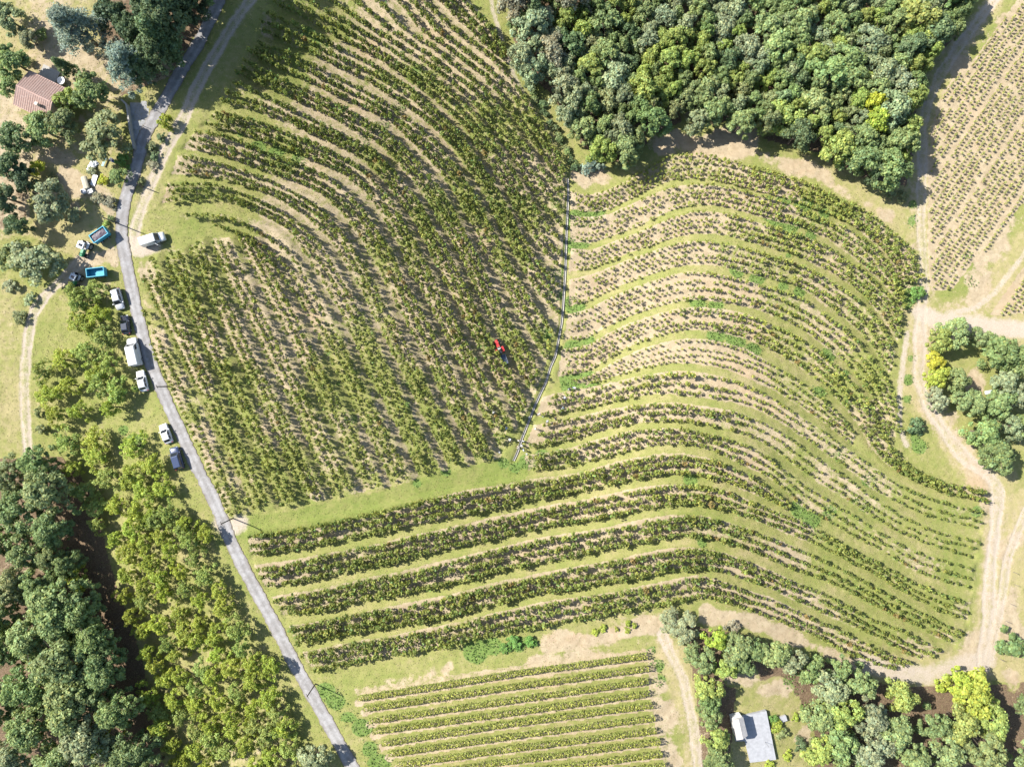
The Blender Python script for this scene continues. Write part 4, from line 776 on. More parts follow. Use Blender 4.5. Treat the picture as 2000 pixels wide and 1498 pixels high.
def car(px, py, dx, dy, L, W, H, mat, label, cat, style='hatch'):
    p = at(px, py, H*.55); e = empty('parked_car' if cat == 'car' else 'delivery_van', p, heading(px, py, dx, dy)); tag(e, label, cat, 'vehicles parked along the lane')
    hw = W/2; zb = .22
    if style == 'van': prof = [(-.5, .95, .9), (-.485, .98, 1.05), (.2, 1, 1.05), (.3, 1, 1.02), (.38, .98, .98), (.47, .92, .84), (.5, .8, .66)]; belt = 1.05; cab = (-.495, .31, -.485, .17); 
    elif style == 'mpv': prof = [(-.5, .86, .72), (-.47, .96, .92), (-.3, 1, .96), (.1, 1, .95), (.28, .99, .93), (.42, .95, .82), (.48, .86, .7), (.5, .74, .58)]; belt = .95; cab = (-.475, .27, -.41, .1)
    else: prof = [(-.5, .82, .66), (-.47, .94, .84), (-.32, 1, .92), (.05, 1, .91), (.22, .99, .9), (.4, .95, .8), (.475, .86, .68), (.5, .7, .52)]; belt = .92; cab = (-.44, .22, -.31, .04)
    rings = []
    for fx, fw, zt in prof:
        x = fx*L; w_ = hw*fw; rings.append([Vector(v) for v in ((x, -w_*.92, zb), (x, -w_, zb+.16), (x, -w_*.985, zt-.14), (x, -w_*.9, zt-.03), (x, -w_*.45, zt+.015), (x, w_*.45, zt+.015), (x, w_*.9, zt-.03), (x, w_*.985, zt-.14), (x, w_, zb+.16), (x, w_*.92, zb))])
    mb = MB(); mb.loft(rings); body = mb.build('body', mat, e, True)
    # greenhouse: pillars and roof in body colour, panes proud of them
    x0, x1, x2, x3 = [c*L for c in cab]; wb = hw*.92; wt = hw*(.74 if style != 'van' else .86); zt = H; zr = belt-.06
    B4 = [Vector((x0, -wb, zr)), Vector((x1, -wb*.96, zr)), Vector((x1, wb*.96, zr)), Vector((x0, wb, zr))]
    T4 = [Vector((x2, -wt, zt-.07)), Vector((x3, -wt, zt-.07)), Vector((x3, wt, zt-.07)), Vector((x2, wt, zt-.07))]
    U4 = [Vector((x2+.12, -wt*.85, zt)), Vector((x3-.12, -wt*.85, zt)), Vector((x3-.12, wt*.85, zt)), Vector((x2+.12, wt*.85, zt))]
    mb = MB(); mb.loft([B4, T4, U4]); mb.build('roof', mat, e, False, .02)
    def pane(name, a, b, c, d, s0=.1, s1=.9, t0=.12, t1=.93, m=GLASS):
        f = lambda s, t: (a.lerp(b, s)).lerp(d.lerp(c, s), t)
        q = [f(s0, t0), f(s1, t0), f(s1, t1), f(s0, t1)]; n = (q[1]-q[0]).cross(q[3]-q[0]).normalized(); cc = (a+b+c+d)/4-Vector(((x0+x1)/2, 0, 1.0))
        if n.dot(cc) < 0: n = -n
        MB().add([v+n*.012 for v in q]+[v-n*.02 for v in q], [(0, 1, 2, 3), (7, 6, 5, 4), (0, 1, 5, 4), (1, 2, 6, 5), (2, 3, 7, 6), (3, 0, 4, 7)]).build(name, m, e)
    pane('windscreen', B4[1], B4[2], T4[2], T4[1], .06, .94)
    if style != 'van': pane('rear_window', B4[3], B4[0], T4[0], T4[3], .1, .9, .25)
    for i, j in ((0, 1), (2, 3)):
        if style == 'van': s = (.74, .97) if i == 0 else (.03, .26); pane('side_window', B4[i], B4[j], T4[j], T4[i], *s, .2, .75)
        else:
            pane('side_window', B4[i], B4[j], T4[j], T4[i], .08, .47, .15, .9); pane('side_window', B4[i], B4[j], T4[j], T4[i], .52, .92, .15, .9)
    rw = .31 if style != 'van' else .35
    for sx in (-.31, .31):
        for sy in (-1, 1): wheel(e, sx*L, sy*(hw-.1), rw, .2)
    for sy in (-1, 1):
        MB().box((L*.465, sy*hw*.68, .62 if style != 'van' else .7), (.16, .3, .14)).build('headlight', CLRL, e, False, .02)
        MB().box((-L*.492, sy*hw*.8, .75 if style != 'van' else .95), (.08, .16, .26)).build('tail_light', REDL, e)
        xm = x1-.25 if style != 'van' else x1-.1; MB().box((xm, sy*(hw+.1), belt+.06), (.14, .22, .16)).build('door_mirror', BLACK if style == 'van' else mat, e, False, .02)
    MB().box((-L*.5, 0, .42), (.1, W*.8, .2)).build('rear_bumper', BLACK if style == 'van' else mat, e, False, .02)
    return e
v1 = car(297, 467, 46, -15, 4.6, 1.85, 2.0, WHITE, 'white panel van with its side door open, parked on the grass edge of the vines', 'van', 'van')
v1.name = 'panel_van'; v1['group'] = 'vehicles by the lane'
MB().box((.62, -1.3, 1.0), (.95, .06, 1.1), 0, -.9).build('open_door', WHITE, v1, False, .02); MB().box((-2.5, .5, .55), (.4, .5, .05)).build('step', WHITE, v1)
car(229, 584, 11, 40, 4.2, 1.75, 1.62, SILV, 'silver people carrier at the head of the parked row, nose towards the others', 'car', 'mpv')
car(244, 634, -5, -36, 3.7, 1.62, 1.45, DKBL, 'small dark blue-black hatchback parked between the silver car and the big white van', 'car')
car(259, 687, -11, -47, 5.5, 2.0, 2.45, WHITE, 'tall long white delivery van in the middle of the parked row', 'van', 'van')
car(277, 744, -9, -36, 4.1, 1.72, 1.48, WHITE, 'white car parked directly behind the tall white delivery van', 'car')
car(323, 847, -13, -34, 3.9, 1.7, 1.5, WHITE, 'white hatchback parked alone ahead of the navy car', 'car')
car(344, 895, -12, -38, 4.4, 1.85, 1.68, NAVY, 'navy blue estate car last in the parked row', 'car', 'mpv')
# farm trailers
def trailer(px, py, dx, dy, L, W, H, label, load):
    p = at(px, py, H*.9); e = empty('farm_trailer', p, heading(px, py, dx, dy)); tag(e, label, 'trailer', 'blue farm trailers')
    z0 = .7; MB().box((0, 0, z0), (L, W, .08)).build('floor', TRIN, e)
    for sy in (-1, 1): MB().box((0, sy*(W/2-.03), (z0+H)/2+.04), (L, .07, H-z0-.0)).build('side_wall', TRBLUE, e, False, .01)
    for sx in (-1, 1): MB().box((sx*(L/2-.03), 0, (z0+H)/2+.04), (.07, W-.15, H-z0-.01)).build('end_wall', TRBLUE, e, False, .01)
    rim = MB()
    for sy in (-1, 1): rim.box((0, sy*(W/2-.02), H+.07), (L+.1, .14, .06))
    for sx in (-1, 1): rim.box((sx*(L/2-.02), 0, H+.068), (.14, W-.19, .058))
    rim.build('top_rim', TRIN, e)
    if not load: MB().box((L*.18, 0, z0+.16), (L*.5, W*.8, .22), 0, 0, .9).build('grape_chute', TRIN, e)
    for sx in (-.22, .22):
        for sy in (-1, 1): wheel(e, sx*L, sy*(W/2-.05), .36, .26)
    MB().box((0, 0, .5), (L*.9, .5, .14)).build('chassis', STEEL, e); MB().tube((-L*.45, 0, .5), (-L*.75, 0, .45), .06, .05, 8).build('drawbar', STEEL, e)
    if load:
        n = 15; V = []; xs = np.linspace(-L/2+.08, L/2-.08, n); ys = np.linspace(-W/2+.08, W/2-.08, 9)
        for x in xs:
            for y in ys: V.append((x, y, H-.18+.14*math.cos(x/L*2.6)*math.cos(y/W*2.6)+.05*RNG.standard_normal()))
        i = (np.arange(n-1)[:, None]*9+np.arange(8)[None]).ravel()
        g = obj('grape_load', np_mesh('grape_load', np.array(V), np.stack([i, i+9, i+10, i+1], 1), [GRAPE])); g.location = p; g.rotation_euler = (0, 0, e.rotation_euler[2])
        tag(g, 'dark heap of picked grapes filling the blue trailer nearest the panel van', 'grapes')
    return e
trailer(194, 459, 26, -18, 3.3, 1.75, 1.75, 'blue farm trailer full of dark grapes, standing askew at the lane edge', True)
trailer(187, 532, 35, -4, 3.4, 1.65, 1.7, 'empty bright blue farm trailer standing square to the lane', False)
def tractor(px, py, dx, dy, s, hood, cabm, label, cab=True, open_top=False):
    p = at(px, py, 1.4*s); e = empty('tractor', p, heading(px, py, dx, dy), s); tag(e, label, 'tractor')
    mb = MB(); mb.loft([[Vector(v) for v in ((x, -w_, .75), (x, -w_, zt-.15), (x, -w_*.7, zt), (x, w_*.7, zt), (x, w_, zt-.15), (x, w_, .75))] for x, w_, zt in ((.1, .38, 1.5), (.9, .36, 1.45), (1.5, .32, 1.36), (1.68, .26, 1.2))]); mb.build('bonnet', hood, e, False, .02)
    MB().box((0, 0, .7), (3.0, .5, .4)).build('chassis', STEEL, e, False, .02)
    for sy in (-1, 1):
        wheel(e, -.75, sy*.72, .72, .42); wheel(e, 1.25, sy*.62, .45, .3)
        MB().box((-.72, sy*.72, 1.5), (1.15, .46, .06)).build('mudguard', hood if not cab else cabm, e, False, .02)
    MB().tube((1.1, .3, 1.4), (1.1, .3, 2.2), .05, .05, 8).build('exhaust', BLACK, e)
    MB().box((-.55, 0, 1.35), (.5, .5, .14)).box((-.82, 0, 1.65), (.1, .5, .5)).build('seat', BLACK, e, False, .02)
    MB().tube((-.05, 0, 1.5), (-.2, 0, 1.75), .18, .18, 12).build('steering_wheel', BLACK, e)
    if cab:
        for sx in (-1.05, .12):
            for sy in (-1, 1): MB().box((sx, sy*.6, 1.9), (.07, .07, 1.25)).build('cab_post', cabm, e)
        MB().box((-.46, 0, 2.56), (1.45, 1.42, .14), 0, 0, .88).build('cab_roof', cabm, e, False, .03)
        MB().box((-.46, .05, 2.66), (.5, .7, .08)).build('roof_hatch', GLASS, e)
        MB().box((.15, 0, 1.95), (.02, 1.1, 1.0)).build('windscreen', GLASS, e)
    else:
        mb = MB(); mb.tube((-.95, -.45, 1.3), (-.95, -.45, 2.2), .035); mb.tube((-.95, .45, 1.3), (-.95, .45, 2.2), .035); mb.tube((-.95, -.45, 2.2), (-.95, .45, 2.2), .035); mb.build('roll_bar', BLACK, e)
    return e
tractor(162, 485, -8, 20, 1.0, TGREEN, TGREY, 'green tractor with a pale grey cab roof beside the grape-filled trailer')
tractor(146, 546, -7, 14, .88, TGREEN, TGREY, 'smaller green tractor with grey cab in tree shade ahead of the empty trailer')
rt = tractor(974, 678, -10, -24, .92, TRED, TRED, 'small red open tractor working between the vine rows near the gully', False)
p = at(985, 702, .7); e = empty('harvest_bin_trailer', p, heading(0, 0, -8, -22)); tag(e, 'narrow blue-grey bin trailer behind the red tractor', 'trailer')
BINM = paint('bin_blue_grey', (.16, .19, .26), .6, 0, .4, .25, 5)
MB().box((0, 0, .5), (1.9, 1.0, .08)).build('floor', BINM, e)
for sy in (-1, 1): MB().box((0, sy*.5, .82), (1.9, .06, .6)).build('side_wall', BINM, e); wheel(e, -.2, sy*.42, .3, .18)
for sx in (-1, 1): MB().box((sx*.92, 0, .82), (.06, .93, .58)).build('end_wall', BINM, e)
MB().tube((.9, 0, .45), (1.6, 0, .45), .04).build('drawbar', STEEL, e)

# ---------------------------------------------------------------- the house with its tiled roof
TILE = bpy.data.materials.new('roof_tile')
def tile_mat():
    m, t, b = new_mat('clay_tile'); N = t.nodes; L = t.links; tc = N.new('ShaderNodeTexCoord')
    n = N.new('ShaderNodeTexNoise'); n.inputs['Scale'].default_value = 3.2; n.inputs['Detail'].default_value = 6; n.inputs['Roughness'].default_value = .8; L.new(tc.outputs['Object'], n.inputs['Vector'])
    r = N.new('ShaderNodeValToRGB'); e = r.color_ramp.elements; e[0].position = .32; e[0].color = (.24, .15, .125, 1); e[1].position = .7; e[1].color = (.42, .34, .3, 1); x = e.new(.5); x.color = (.34, .225, .19, 1)
    L.new(n.outputs['Fac'], r.inputs[0]); L.new(r.outputs[0], b.inputs['Base Color']); b.inputs['Roughness'].default_value = .9; return m
TILEM = tile_mat(); RENDER = paint('wall_render', (.5, .44, .36), .9, 0, .2, .15, 2); WOODM = paint('door_wood', (.16, .1, .06), .7, 0, .3, .2, 5)
def w3(px, py, za): return Vector(((px-1000)*(CAMH-za)/FPX, -(py-749)*(CAMH-za)/FPX, za))
hp = at(60, 190, 3.0); g0 = hp.z; r0, r1 = w3(32, 167, g0+4.3), w3(102, 201, g0+4.3); eu = (w3(58, 138, g0+3.0)+w3(115, 166, g0+3.0))/2; el = (w3(24, 205, g0+3.0)+w3(82, 231, g0+3.0))/2
mid = (r0+r1)/2; dv = (r1-r0); HLn = dv.length; ang = math.atan2(dv.y, dv.x); nrm2 = Vector((-math.sin(ang), math.cos(ang), 0)); wu = abs((eu-mid).dot(nrm2)); wl = abs((el-mid).dot(nrm2))
hs = empty('house', (mid.x, mid.y, g0), ang); tag(hs, 'small house with a pinkish clay tile gable roof among the garden trees', 'house')
mb = MB(); hx = HLn/2-.3
mb.add([(-hx, wu-.35, -.5), (hx, wu-.35, -.5), (hx, -wl+.35, -.5), (-hx, -wl+.35, -.5), (-hx, wu-.35, 2.95), (hx, wu-.35, 2.95), (hx, -wl+.35, 2.95), (-hx, -wl+.35, 2.95), (-hx, 0, 4.1), (hx, 0, 4.1)], [(0, 1, 5, 4), (2, 3, 7, 6), (1, 2, 6, 9, 5), (3, 0, 4, 8, 7)]); mb.build('wall', RENDER, hs)
rf = empty('roof'); rf.parent = hs
for sgn, wd in ((1, wu), (-1, wl)):
    ncol = int(HLn/.088); nrow = 17; xs = np.linspace(-HLn/2, HLn/2, ncol); V = []; 
    for k in range(nrow):
        for h in (0, 1):
            t = (k+h)/nrow
            for x in xs: V.append((x, sgn*wd*t, 4.3-1.32*t+.06*abs(math.sin(x*math.pi/.44))*1.6+(.035 if h else 0)))
    i = []; nrw = nrow*2
    for k in range(nrw-1):
        for j in range(ncol-1): i.append((k*ncol+j, (k+1)*ncol+j, (k+1)*ncol+j+1, k*ncol+j+1))
    me = np_mesh('roof_slope', np.array(V), np.array(i), [TILEM]); o = obj('roof_slope', me, rf)
mb = MB()
for k in range(int(HLn/.38)): mb.tube((-HLn/2+k*.38, 0, 4.3), (-HLn/2+k*.38+.4, 0, 4.325), .13, .11, 8)
mb.build('ridge_tiles', TILEM, rf)
MB().box((1.4, -1.5, 4.2), (.5, .5, 1.0)).box((1.4, -1.5, 4.75), (.6, .6, .1)).build('chimney', RENDER, rf)
for x in (-1.6, 1.5):
    wn = MB().box((x, -wl+.33, 1.6), (1.0, .06, 1.1)).build('window', WHITE, hs); MB().box((x, -wl+.29, 1.6), (.84, .04, .94)).build('pane', GLASS, wn)
MB().box((0, -wl+.32, 1.0), (.95, .06, 2.05)).build('door', WOODM, hs)
# terrace slab and white garden table behind the house
p = at(97, 146); e = obj('paved_terrace', MB().box((0, 0, 0), (3.6, 2.6, .2), 0, ang).mesh('paved_terrace', CONCL, False, .01)); e.location = p+Vector((0, 0, .04)); tag(e, kind='structure')
p = at(119, 158, .7); e = empty('garden_table', p, ang); tag(e, 'round white garden table behind the tiled house', 'table')
MB().tube((0, 0, .7), (0, 0, .75), .75, .75, 24).build('table_top', WHITE, e)
for k in range(4): MB().tube((.4*math.cos(k*1.57), .4*math.sin(k*1.57), 0), (.35*math.cos(k*1.57), .35*math.sin(k*1.57), .7), .03).build('leg', WHITE, e)
# garden wall along the drive
q = smoothpoly(A((237,195),(247,204),(250,225),(254,255),(258,275),(261,290)), 40); X, Y = PXY(q[:, 0], q[:, 1], 1.0); P2 = np.stack([X, Y], 1); td = np.gradient(P2, axis=0); td /= np.linalg.norm(td, axis=1)[:, None]
rings = []
for (x, y), (tx, ty) in zip(P2, td):
    z = float(gz(x, y)); rings.append([Vector((x-ty*a, y+tx*a, z+h)) for a, h in ((-.12, -.3), (-.12, 1.0), (-.16, 1.02), (-.16, 1.1), (.16, 1.1), (.16, 1.02), (.12, 1.0), (.12, -.3))])
mb = MB(); mb.loft(rings); o = mb.build('garden_wall', CONCL); tag(o, 'low pale concrete garden wall along the left of the gateway', 'wall')
# two posts at the gate, poles along the lane
for (x, y, h, nm, lb) in ((313, 221, 1.8, 'gate_post', 'thin pale gate post at the lane by the yellow-green bush'), (283, 248, 1.1, 'gate_post', 'short dark gate post between drive and lane')):
    p = at(x, y); e = empty(nm, p); tag(e, lb, 'post'); MB().tube((0, 0, -.2), (0, 0, h), .06, .05, 8).build('shaft', CONCL if h > 1.5 else POSTM, e); MB().box((0, 0, h+.03), (.16, .16, .06)).build('cap', CONCL, e)
POLEM = paint('pole_wood', (.1, .085, .075), .9, 0, .2, .25, 4); CER = paint('insulator', (.5, .5, .48), .3)
for (x, y, h, lb) in ((455, 1012, 5.6, 'dark wooden pole at the lane corner where the grassy path begins'), (616, 1335, 5.4, 'dark wooden pole beside the lane near the straight-rowed bottom field'), (331, 755, 5.0, 'dark wooden pole at the vines opposite the white car behind the delivery van'), (233, 438, 5.6, 'dark wooden pole beside the lane above the panel van'), (281, 366, 2.6, 'short pole on the verge right of the lane below the drive')):
    p = at(x, y); e = empty('utility_pole', p); tag(e, lb, 'pole', 'wooden poles along the lane')
    MB().tube((0, 0, -.5), (0, 0, h), .13, .09, 10).build('shaft', POLEM, e)
    if h > 4:
        MB().box((0, 0, h-.25), (.08, .9, .09), 0, .5).build('cross_arm', POLEM, e)
        for s in (-.36, 0, .36): MB().tube((-.48*s, .88*s, h-.2), (-.48*s, .88*s, h), .035, .03, 6).build('insulator', CER, e)
for k, (x, y) in enumerate(((1980, 1117), (1981, 1141), (1972, 1178), (1964, 1212), (1958, 1250), (1954, 1287))):
    p = at(x, y); e = empty('fence_post', p); tag(e, 'grey wooden stake, %s from the top beside the far right track' % ordinal(k+1), 'post', 'stakes beside the right track')
    MB().tube((0, 0, -.3), (RNG.normal(0, .05), RNG.normal(0, .05), 1.25), .06, .05, 7).build('shaft', POSTM, e)
# ---------------------------------------------------------------- yard clutter by the house
TARP = paint('tarp_white', (.6, .62, .64), .5, 0, .4, .2, 4); BEIGE = paint('beige_cover', (.42, .38, .29), .8, 0, .2, .15, 4); TEAL = paint('teal_paint', (.3, .5, .52), .6, 0, .3, .15, 4); BLU = paint('blue_drum', (.03, .1, .4), .4, 0, .5, .1, 4)
def hz(dx, dy): return math.atan2(-dy, dx)
p = at(165, 357, .9); e = empty('cart', p, hz(6, 22)); tag(e, 'low cart with a beige rounded cover in the yard', 'cart')
mb = MB(); mb.loft([[Vector((x, y*w_, .45+h*s)) for y, h in ((-.55, 0), (-.5, .4), (-.25, .52), (.25, .52), (.5, .4), (.55, 0))] for x, w_, s in ((-1.3, .8, .7), (-1.15, 1, 1), (1.15, 1, 1), (1.3, .8, .7))]); mb.build('cover', BEIGE, e, False, .01)
MB().box((0, 0, .42), (2.4, 1.0, .1)).build('bed', STEEL, e)
for sy in (-1, 1): wheel(e, 0, sy*.55, .28, .14)
p = at(183, 352, .3); o = obj('white_board', MB().box((0, 0, .25), (2.2, .95, .05), 0, hz(-8, 20), 1.0, .12).mesh('white_board', WHITE, False, .008)); o.location = p; tag(o, 'long white board leaning low beside the beige cart', 'board')
for k, (x, y, lb) in enumerate(((164, 374, 'white storage crate at the foot of the beige cart'), (177, 374, 'white storage crate under the lower end of the white board'))):
    p = at(x, y, .4); e = empty('storage_crate', p, hz(12, -3)+.1*k); tag(e, lb, 'crate', 'white crates in the yard')
    MB().box((0, 0, .04), (.95, .75, .08)).build('floor', WHITE, e)
    for sy in (-1, 1): MB().box((0, sy*.36, .36), (.95, .05, .56)).build('side_wall', WHITE, e)
    for sx in (-1, 1): MB().box((sx*.45, 0, .36), (.05, .66, .55)).build('end_wall', WHITE, e)
    MB().box((.1, 0, .6), (.6, .72, .04), 0, .1).build('lid', WHITE, e)
p = at(179, 324, .4); n = 18; V = []
for i in range(n):
    for j in range(n):
        x, y = (i/(n-1)-.5)*2.3, (j/(n-1)-.5)*1.5; h = .55*math.exp(-(x*x+y*y*2)*.7)+.13*RNG.standard_normal()*.6; V.append((x*(1+.06*RNG.standard_normal()), y*(1+.08*RNG.standard_normal()), max(.03, h)))
i = (np.arange(n-1)[:, None]*n+np.arange(n-1)[None]).ravel(); o = obj('tarpaulin', np_mesh('tarpaulin', np.array(V), np.stack([i, i+n, i+n+1, i+1], 1), [TARP])); o.location = p; o.rotation_euler = (0, 0, hz(10, -16)); tag(o, 'crumpled white tarpaulin heap below the spreading walnut', 'tarpaulin')
p = at(203, 317, .4); e = empty('garden_bench', p, hz(-5, 12)); tag(e, 'long pale teal garden bench under the walnut edge', 'bench')
for s in (-.15, 0, .15): MB().box((0, s, .42), (1.7, .12, .04)).build('slat', TEAL, e)
for s in (-.7, .7): MB().box((s, 0, .2), (.08, .4, .4)).build('leg', WHITE, e)
p = at(218, 313, .6); e = empty('water_drum', p); tag(e, 'blue water drum beside the teal bench', 'drum'); MB().tube((0, 0, 0), (0, 0, .85), .32, .32, 18).build('barrel', BLU, e)
for z in (.25, .58): MB().tube((0, 0, z), (0, 0, z+.05), .34, .34, 18).build('hoop', BLU, e)
MB().tube((0, 0, .85), (0, 0, .88), .27, .27, 16).build('lid', BLACK, e)
p = at(17, 245, .8); o = obj('garden_box', MB().box((0, 0, .35), (.9, .7, .7), 0, .3).box((0, 0, .73), (1.0, .8, .06), 0, .3).mesh('garden_box', WHITE, False, .01)); o.location = p; tag(o, 'small white garden box under the dark trees left of the house', 'box')
p = at(1934, 766, 1); e = obj('tarpaulin_sheet', MB().box((0, 0, .5), (1.7, .7, .05), 0, .15, 1, .15).mesh('tarpaulin_sheet', TARP, False, .01)); e.location = p; tag(e, 'small white sheet lying in the clearing of the right copse', 'sheet')
# ---------------------------------------------------------------- white cabin and its paved slab
SLABM = paint('white_slab', (.3, .305, .32), .85, 0, .2, .2, 1.6); CABM = paint('cabin_roof', (.36, .345, .33), .8, 0, .2, .18, 2.5)
c4 = [w3(x, y, at(1470, 1440).z+.35) for x, y in ((1429, 1401), (1497, 1388), (1516, 1483), (1465, 1489), (1455, 1447), (1437, 1447))]
mb = MB(); mb.add([(v.x, v.y, v.z) for v in c4]+[(v.x, v.y, v.z-1.4) for v in c4], [tuple(range(6))]+[(i, (i+1) % 6, 6+(i+1) % 6, 6+i) for i in range(6)]); o = mb.build('cabin_platform', SLABM); tag(o, 'raised white concrete platform around the small cabin', 'platform')
zc_ = c4[0].z; rz_ = [w3(x, y, zc_+2.5) for x, y in ((1431, 1405), (1452, 1400), (1461, 1437), (1439, 1446))]
e = empty('cabin', (0, 0, 0)); ctr = sum(rz_, Vector())/4; e.location = (ctr.x, ctr.y, zc_); tag(e, 'small white cabin with a low pitched pale roof standing on the platform', 'cabin')
L4 = [v-ctr for v in rz_]
mb = MB(); mb.add([(v.x*.9, v.y*.9, -.02) for v in L4]+[(v.x*.9, v.y*.9, 2.35) for v in L4], [(0, 1, 5, 4), (1, 2, 6, 5), (2, 3, 7, 6), (3, 0, 4, 7)]); mb.build('wall', WHITE, e)
a, b = (L4[0]+L4[1])/2, (L4[2]+L4[3])/2
mb = MB(); mb.add([(v.x, v.y, 2.36) for v in L4]+[(a.x, a.y, 2.85), (b.x, b.y, 2.85)], [(0, 4, 5, 3), (1, 2, 5, 4), (0, 1, 4), (2, 3, 5), (3, 2, 1, 0)]); mb.build('roof', CABM, e)
dmid = (L4[1]+L4[2])/2; MB().box((dmid.x*.9, dmid.y*.9, 1.0), (.08, .85, 1.95), 0, math.atan2(L4[2].y-L4[1].y, L4[2].x-L4[1].x)+math.pi/2).build('door', WOODM, e)
p = w3(1494, 1448, zc_); e = empty('washing_post', p); tag(e, 'thin grey post with a side arm on the white platform', 'post'); MB().tube((0, 0, 0), (0, 0, 2.2), .04, .03, 8).build('shaft', STEEL, e); MB().tube((0, 0, 2.1), (-.4, 1.2, 2.1), .025, .025, 6).build('arm', STEEL, e)
p = at(1530, 1403, .4); e = empty('well_cover', p, .3); tag(e, 'small square pale concrete well cover right of the platform', 'well'); MB().box((0, 0, .2), (1.15, 1.0, .5)).build('curb', CONCL, e, False, .02); MB().box((0, 0, .49), (1.25, 1.1, .07)).build('lid', SLABM, e, False, .015)
# ---------------------------------------------------------------- grape pickers
def figure(pose):
    """one continuous skinned body; returns mesh with face material indices 0 skin 1 shirt 2 trousers 3 hair or hat 4 shoes"""
    V, Rr, T, E = [], [], [], []
    def v(p, r, t, par=None):
        V.append(p); Rr.append(r); T.append(t)
        if par is not None: E.append((par, len(V)-1))
        return len(V)-1
    bend = {'stand': .12, 'bend': 1.15, 'reach': .55, 'sit': .1}[pose]
    hipz = .92 if pose != 'sit' else .55
    def sp(d, side=0.0): return (math.sin(bend)*d, side, hipz+math.cos(bend)*d)
    pel = v((0, 0, hipz), .15, 2); wa = v(sp(.17), .135, 1, pel); ch = v(sp(.38), .165, 1, wa); nk = v(sp(.54), .06, 0, ch)
    hd = bend*.55; base = Vector(sp(.54))
    up = Vector((math.sin(hd), 0, math.cos(hd))); h1 = v(tuple(base+up*.1), .092, 0, nk); h2 = v(tuple(base+up*.2), .1, 3, h1); v(tuple(base+up*.27), .055, 3, h2); v(tuple(base+up*.11+Vector((.1, 0, -.0))), .02, 0, h1)
    for s in (-1, 1):
        sh = v(sp(.47, s*.19), .075, 1, ch); S0 = Vector(sp(.47, s*.19))
        if pose == 'stand': e_ = S0+Vector((.03, s*.07, -.28)); h_ = e_+Vector((.12, -s*.02, -.23))
        elif pose == 'sit': e_ = S0+Vector((.14, s*.06, -.24)); h_ = e_+Vector((.26, -s*.1, .02))
        elif pose == 'reach': e_ = S0+Vector((.2, s*.05, -.18)); h_ = e_+Vector((.22, -s*.08, -.08))
        else: e_ = S0+Vector((.06, s*.05, -.27)); h_ = e_+Vector((.1, -s*.06, -.23))
        el = v(tuple(e_), .047, 1, sh); wr = v(tuple(h_), .031, 0, el); d = (h_-e_).normalized(); pm = v(tuple(h_+d*.07), .036, 0, wr)
        for k in range(4):
            o = Vector((0, s*(k-1.5)*.02, 0)); f1 = v(tuple(h_+d*.12+o), .0095, 0, pm); v(tuple(h_+d*(.155+.012*(k in (1, 2)))+o+Vector((.015, 0, -.02))), .008, 0, f1)
        th = v(tuple(h_+d*.06+Vector((.035, -s*.03, 0))), .011, 0, pm); v(tuple(h_+d*.1+Vector((.05, -s*.035, 0))), .009, 0, th)
        hp_ = v((0, s*.095, hipz-.06), .105, 2, pel)
        if pose == 'sit': k_ = (.42, s*.13, hipz-.02); a_ = (.48, s*.13, hipz-.42)
        else: kf = .1 if s > 0 else -.04; k_ = (.05+kf*.6, s*.11, .5); a_ = (kf, s*.12, .1)
        kn = v(k_, .068, 2, hp_); an = v(a_, .045, 2, kn); fo = v((a_[0]+.06, a_[1], a_[2]-.05), .04, 4, an); v((a_[0]+.19, a_[1], a_[2]-.065), .032, 4, fo)
    me = bpy.data.meshes.new('tmp'); me.from_pydata(V, E, []); o = bpy.data.objects.new('tmp', me); C.objects.link(o)
    o.modifiers.new('Skin', 'SKIN'); sub = o.modifiers.new('Sub', 'SUBSURF'); sub.levels = 1; sub.render_levels = 1
    sk = me.skin_vertices[0].data
    for i, r in enumerate(Rr): sk[i].radius = (r, r)
    sk[0].use_root = True
    dg = bpy.context.evaluated_depsgraph_get(); dg.update(); ev = o.evaluated_get(dg); m2 = bpy.data.meshes.new_from_object(ev); bpy.data.objects.remove(o)
    P = np.array(V)
    for p in m2.polygons:
        c = np.array(p.center); p.material_index = int(T[int(np.argmin(((P-c)**2).sum(1)-np.array(Rr)**2))]); p.use_smooth = True
    return m2
FIG = {k: figure(k) for k in ('stand', 'bend', 'reach', 'sit')}
CLO = {n: paint('cloth_'+n.replace(' ', '_'), c, .9, 0, .1, .15, 20) for n, c in (('white', (.72, .71, .7)), ('blue', (.05, .13, .42)), ('pale blue', (.36, .44, .6)), ('grey', (.3, .3, .32)), ('dark', (.04, .042, .05)), ('denim', (.07, .1, .18)), ('khaki', (.25, .2, .13)), ('cream', (.6, .55, .45)), ('red', (.45, .06, .06)), ('black', (.025, .025, .025)))}
SKIN = paint('skin', (.42, .26, .18), .6, 0, .3, .06, 8); HAIR = paint('hair', (.05, .035, .025), .7)
SLOTS = []
for m_ in FIG.values():
    while len(m_.materials) < 5: m_.materials.append(SKIN)
def person(px, py, pose, rz, shirt, trou, hat, label, loc=None):
    p = loc if loc is not None else at(px, py, .8); o = bpy.data.objects.new('person', FIG[pose]); o.location = p; o.rotation_euler = (0, 0, rz); link(o)
    for i, m_ in enumerate((SKIN, CLO[shirt], CLO[trou], CLO[hat] if hat else HAIR, CLO['black'])):
        o.material_slots[i].link = 'OBJECT'; o.material_slots[i].material = m_
    tag(o, label, 'person', 'grape pickers at work'); return o
W_ = 'white'
person(1053, 809, 'stand', 2.2, W_, 'cream', W_, 'person in all white standing upright on the channel at the top of the group')
person(1008, 814, 'bend', .4, 'blue', 'denim', None, 'person in a strong blue shirt bending among the vines left of the channel')
person(988, 839, 'bend', 1.2, 'pale blue', 'dark', 'grey', 'person in pale blue bending over a vine, lower left of the blue shirt')
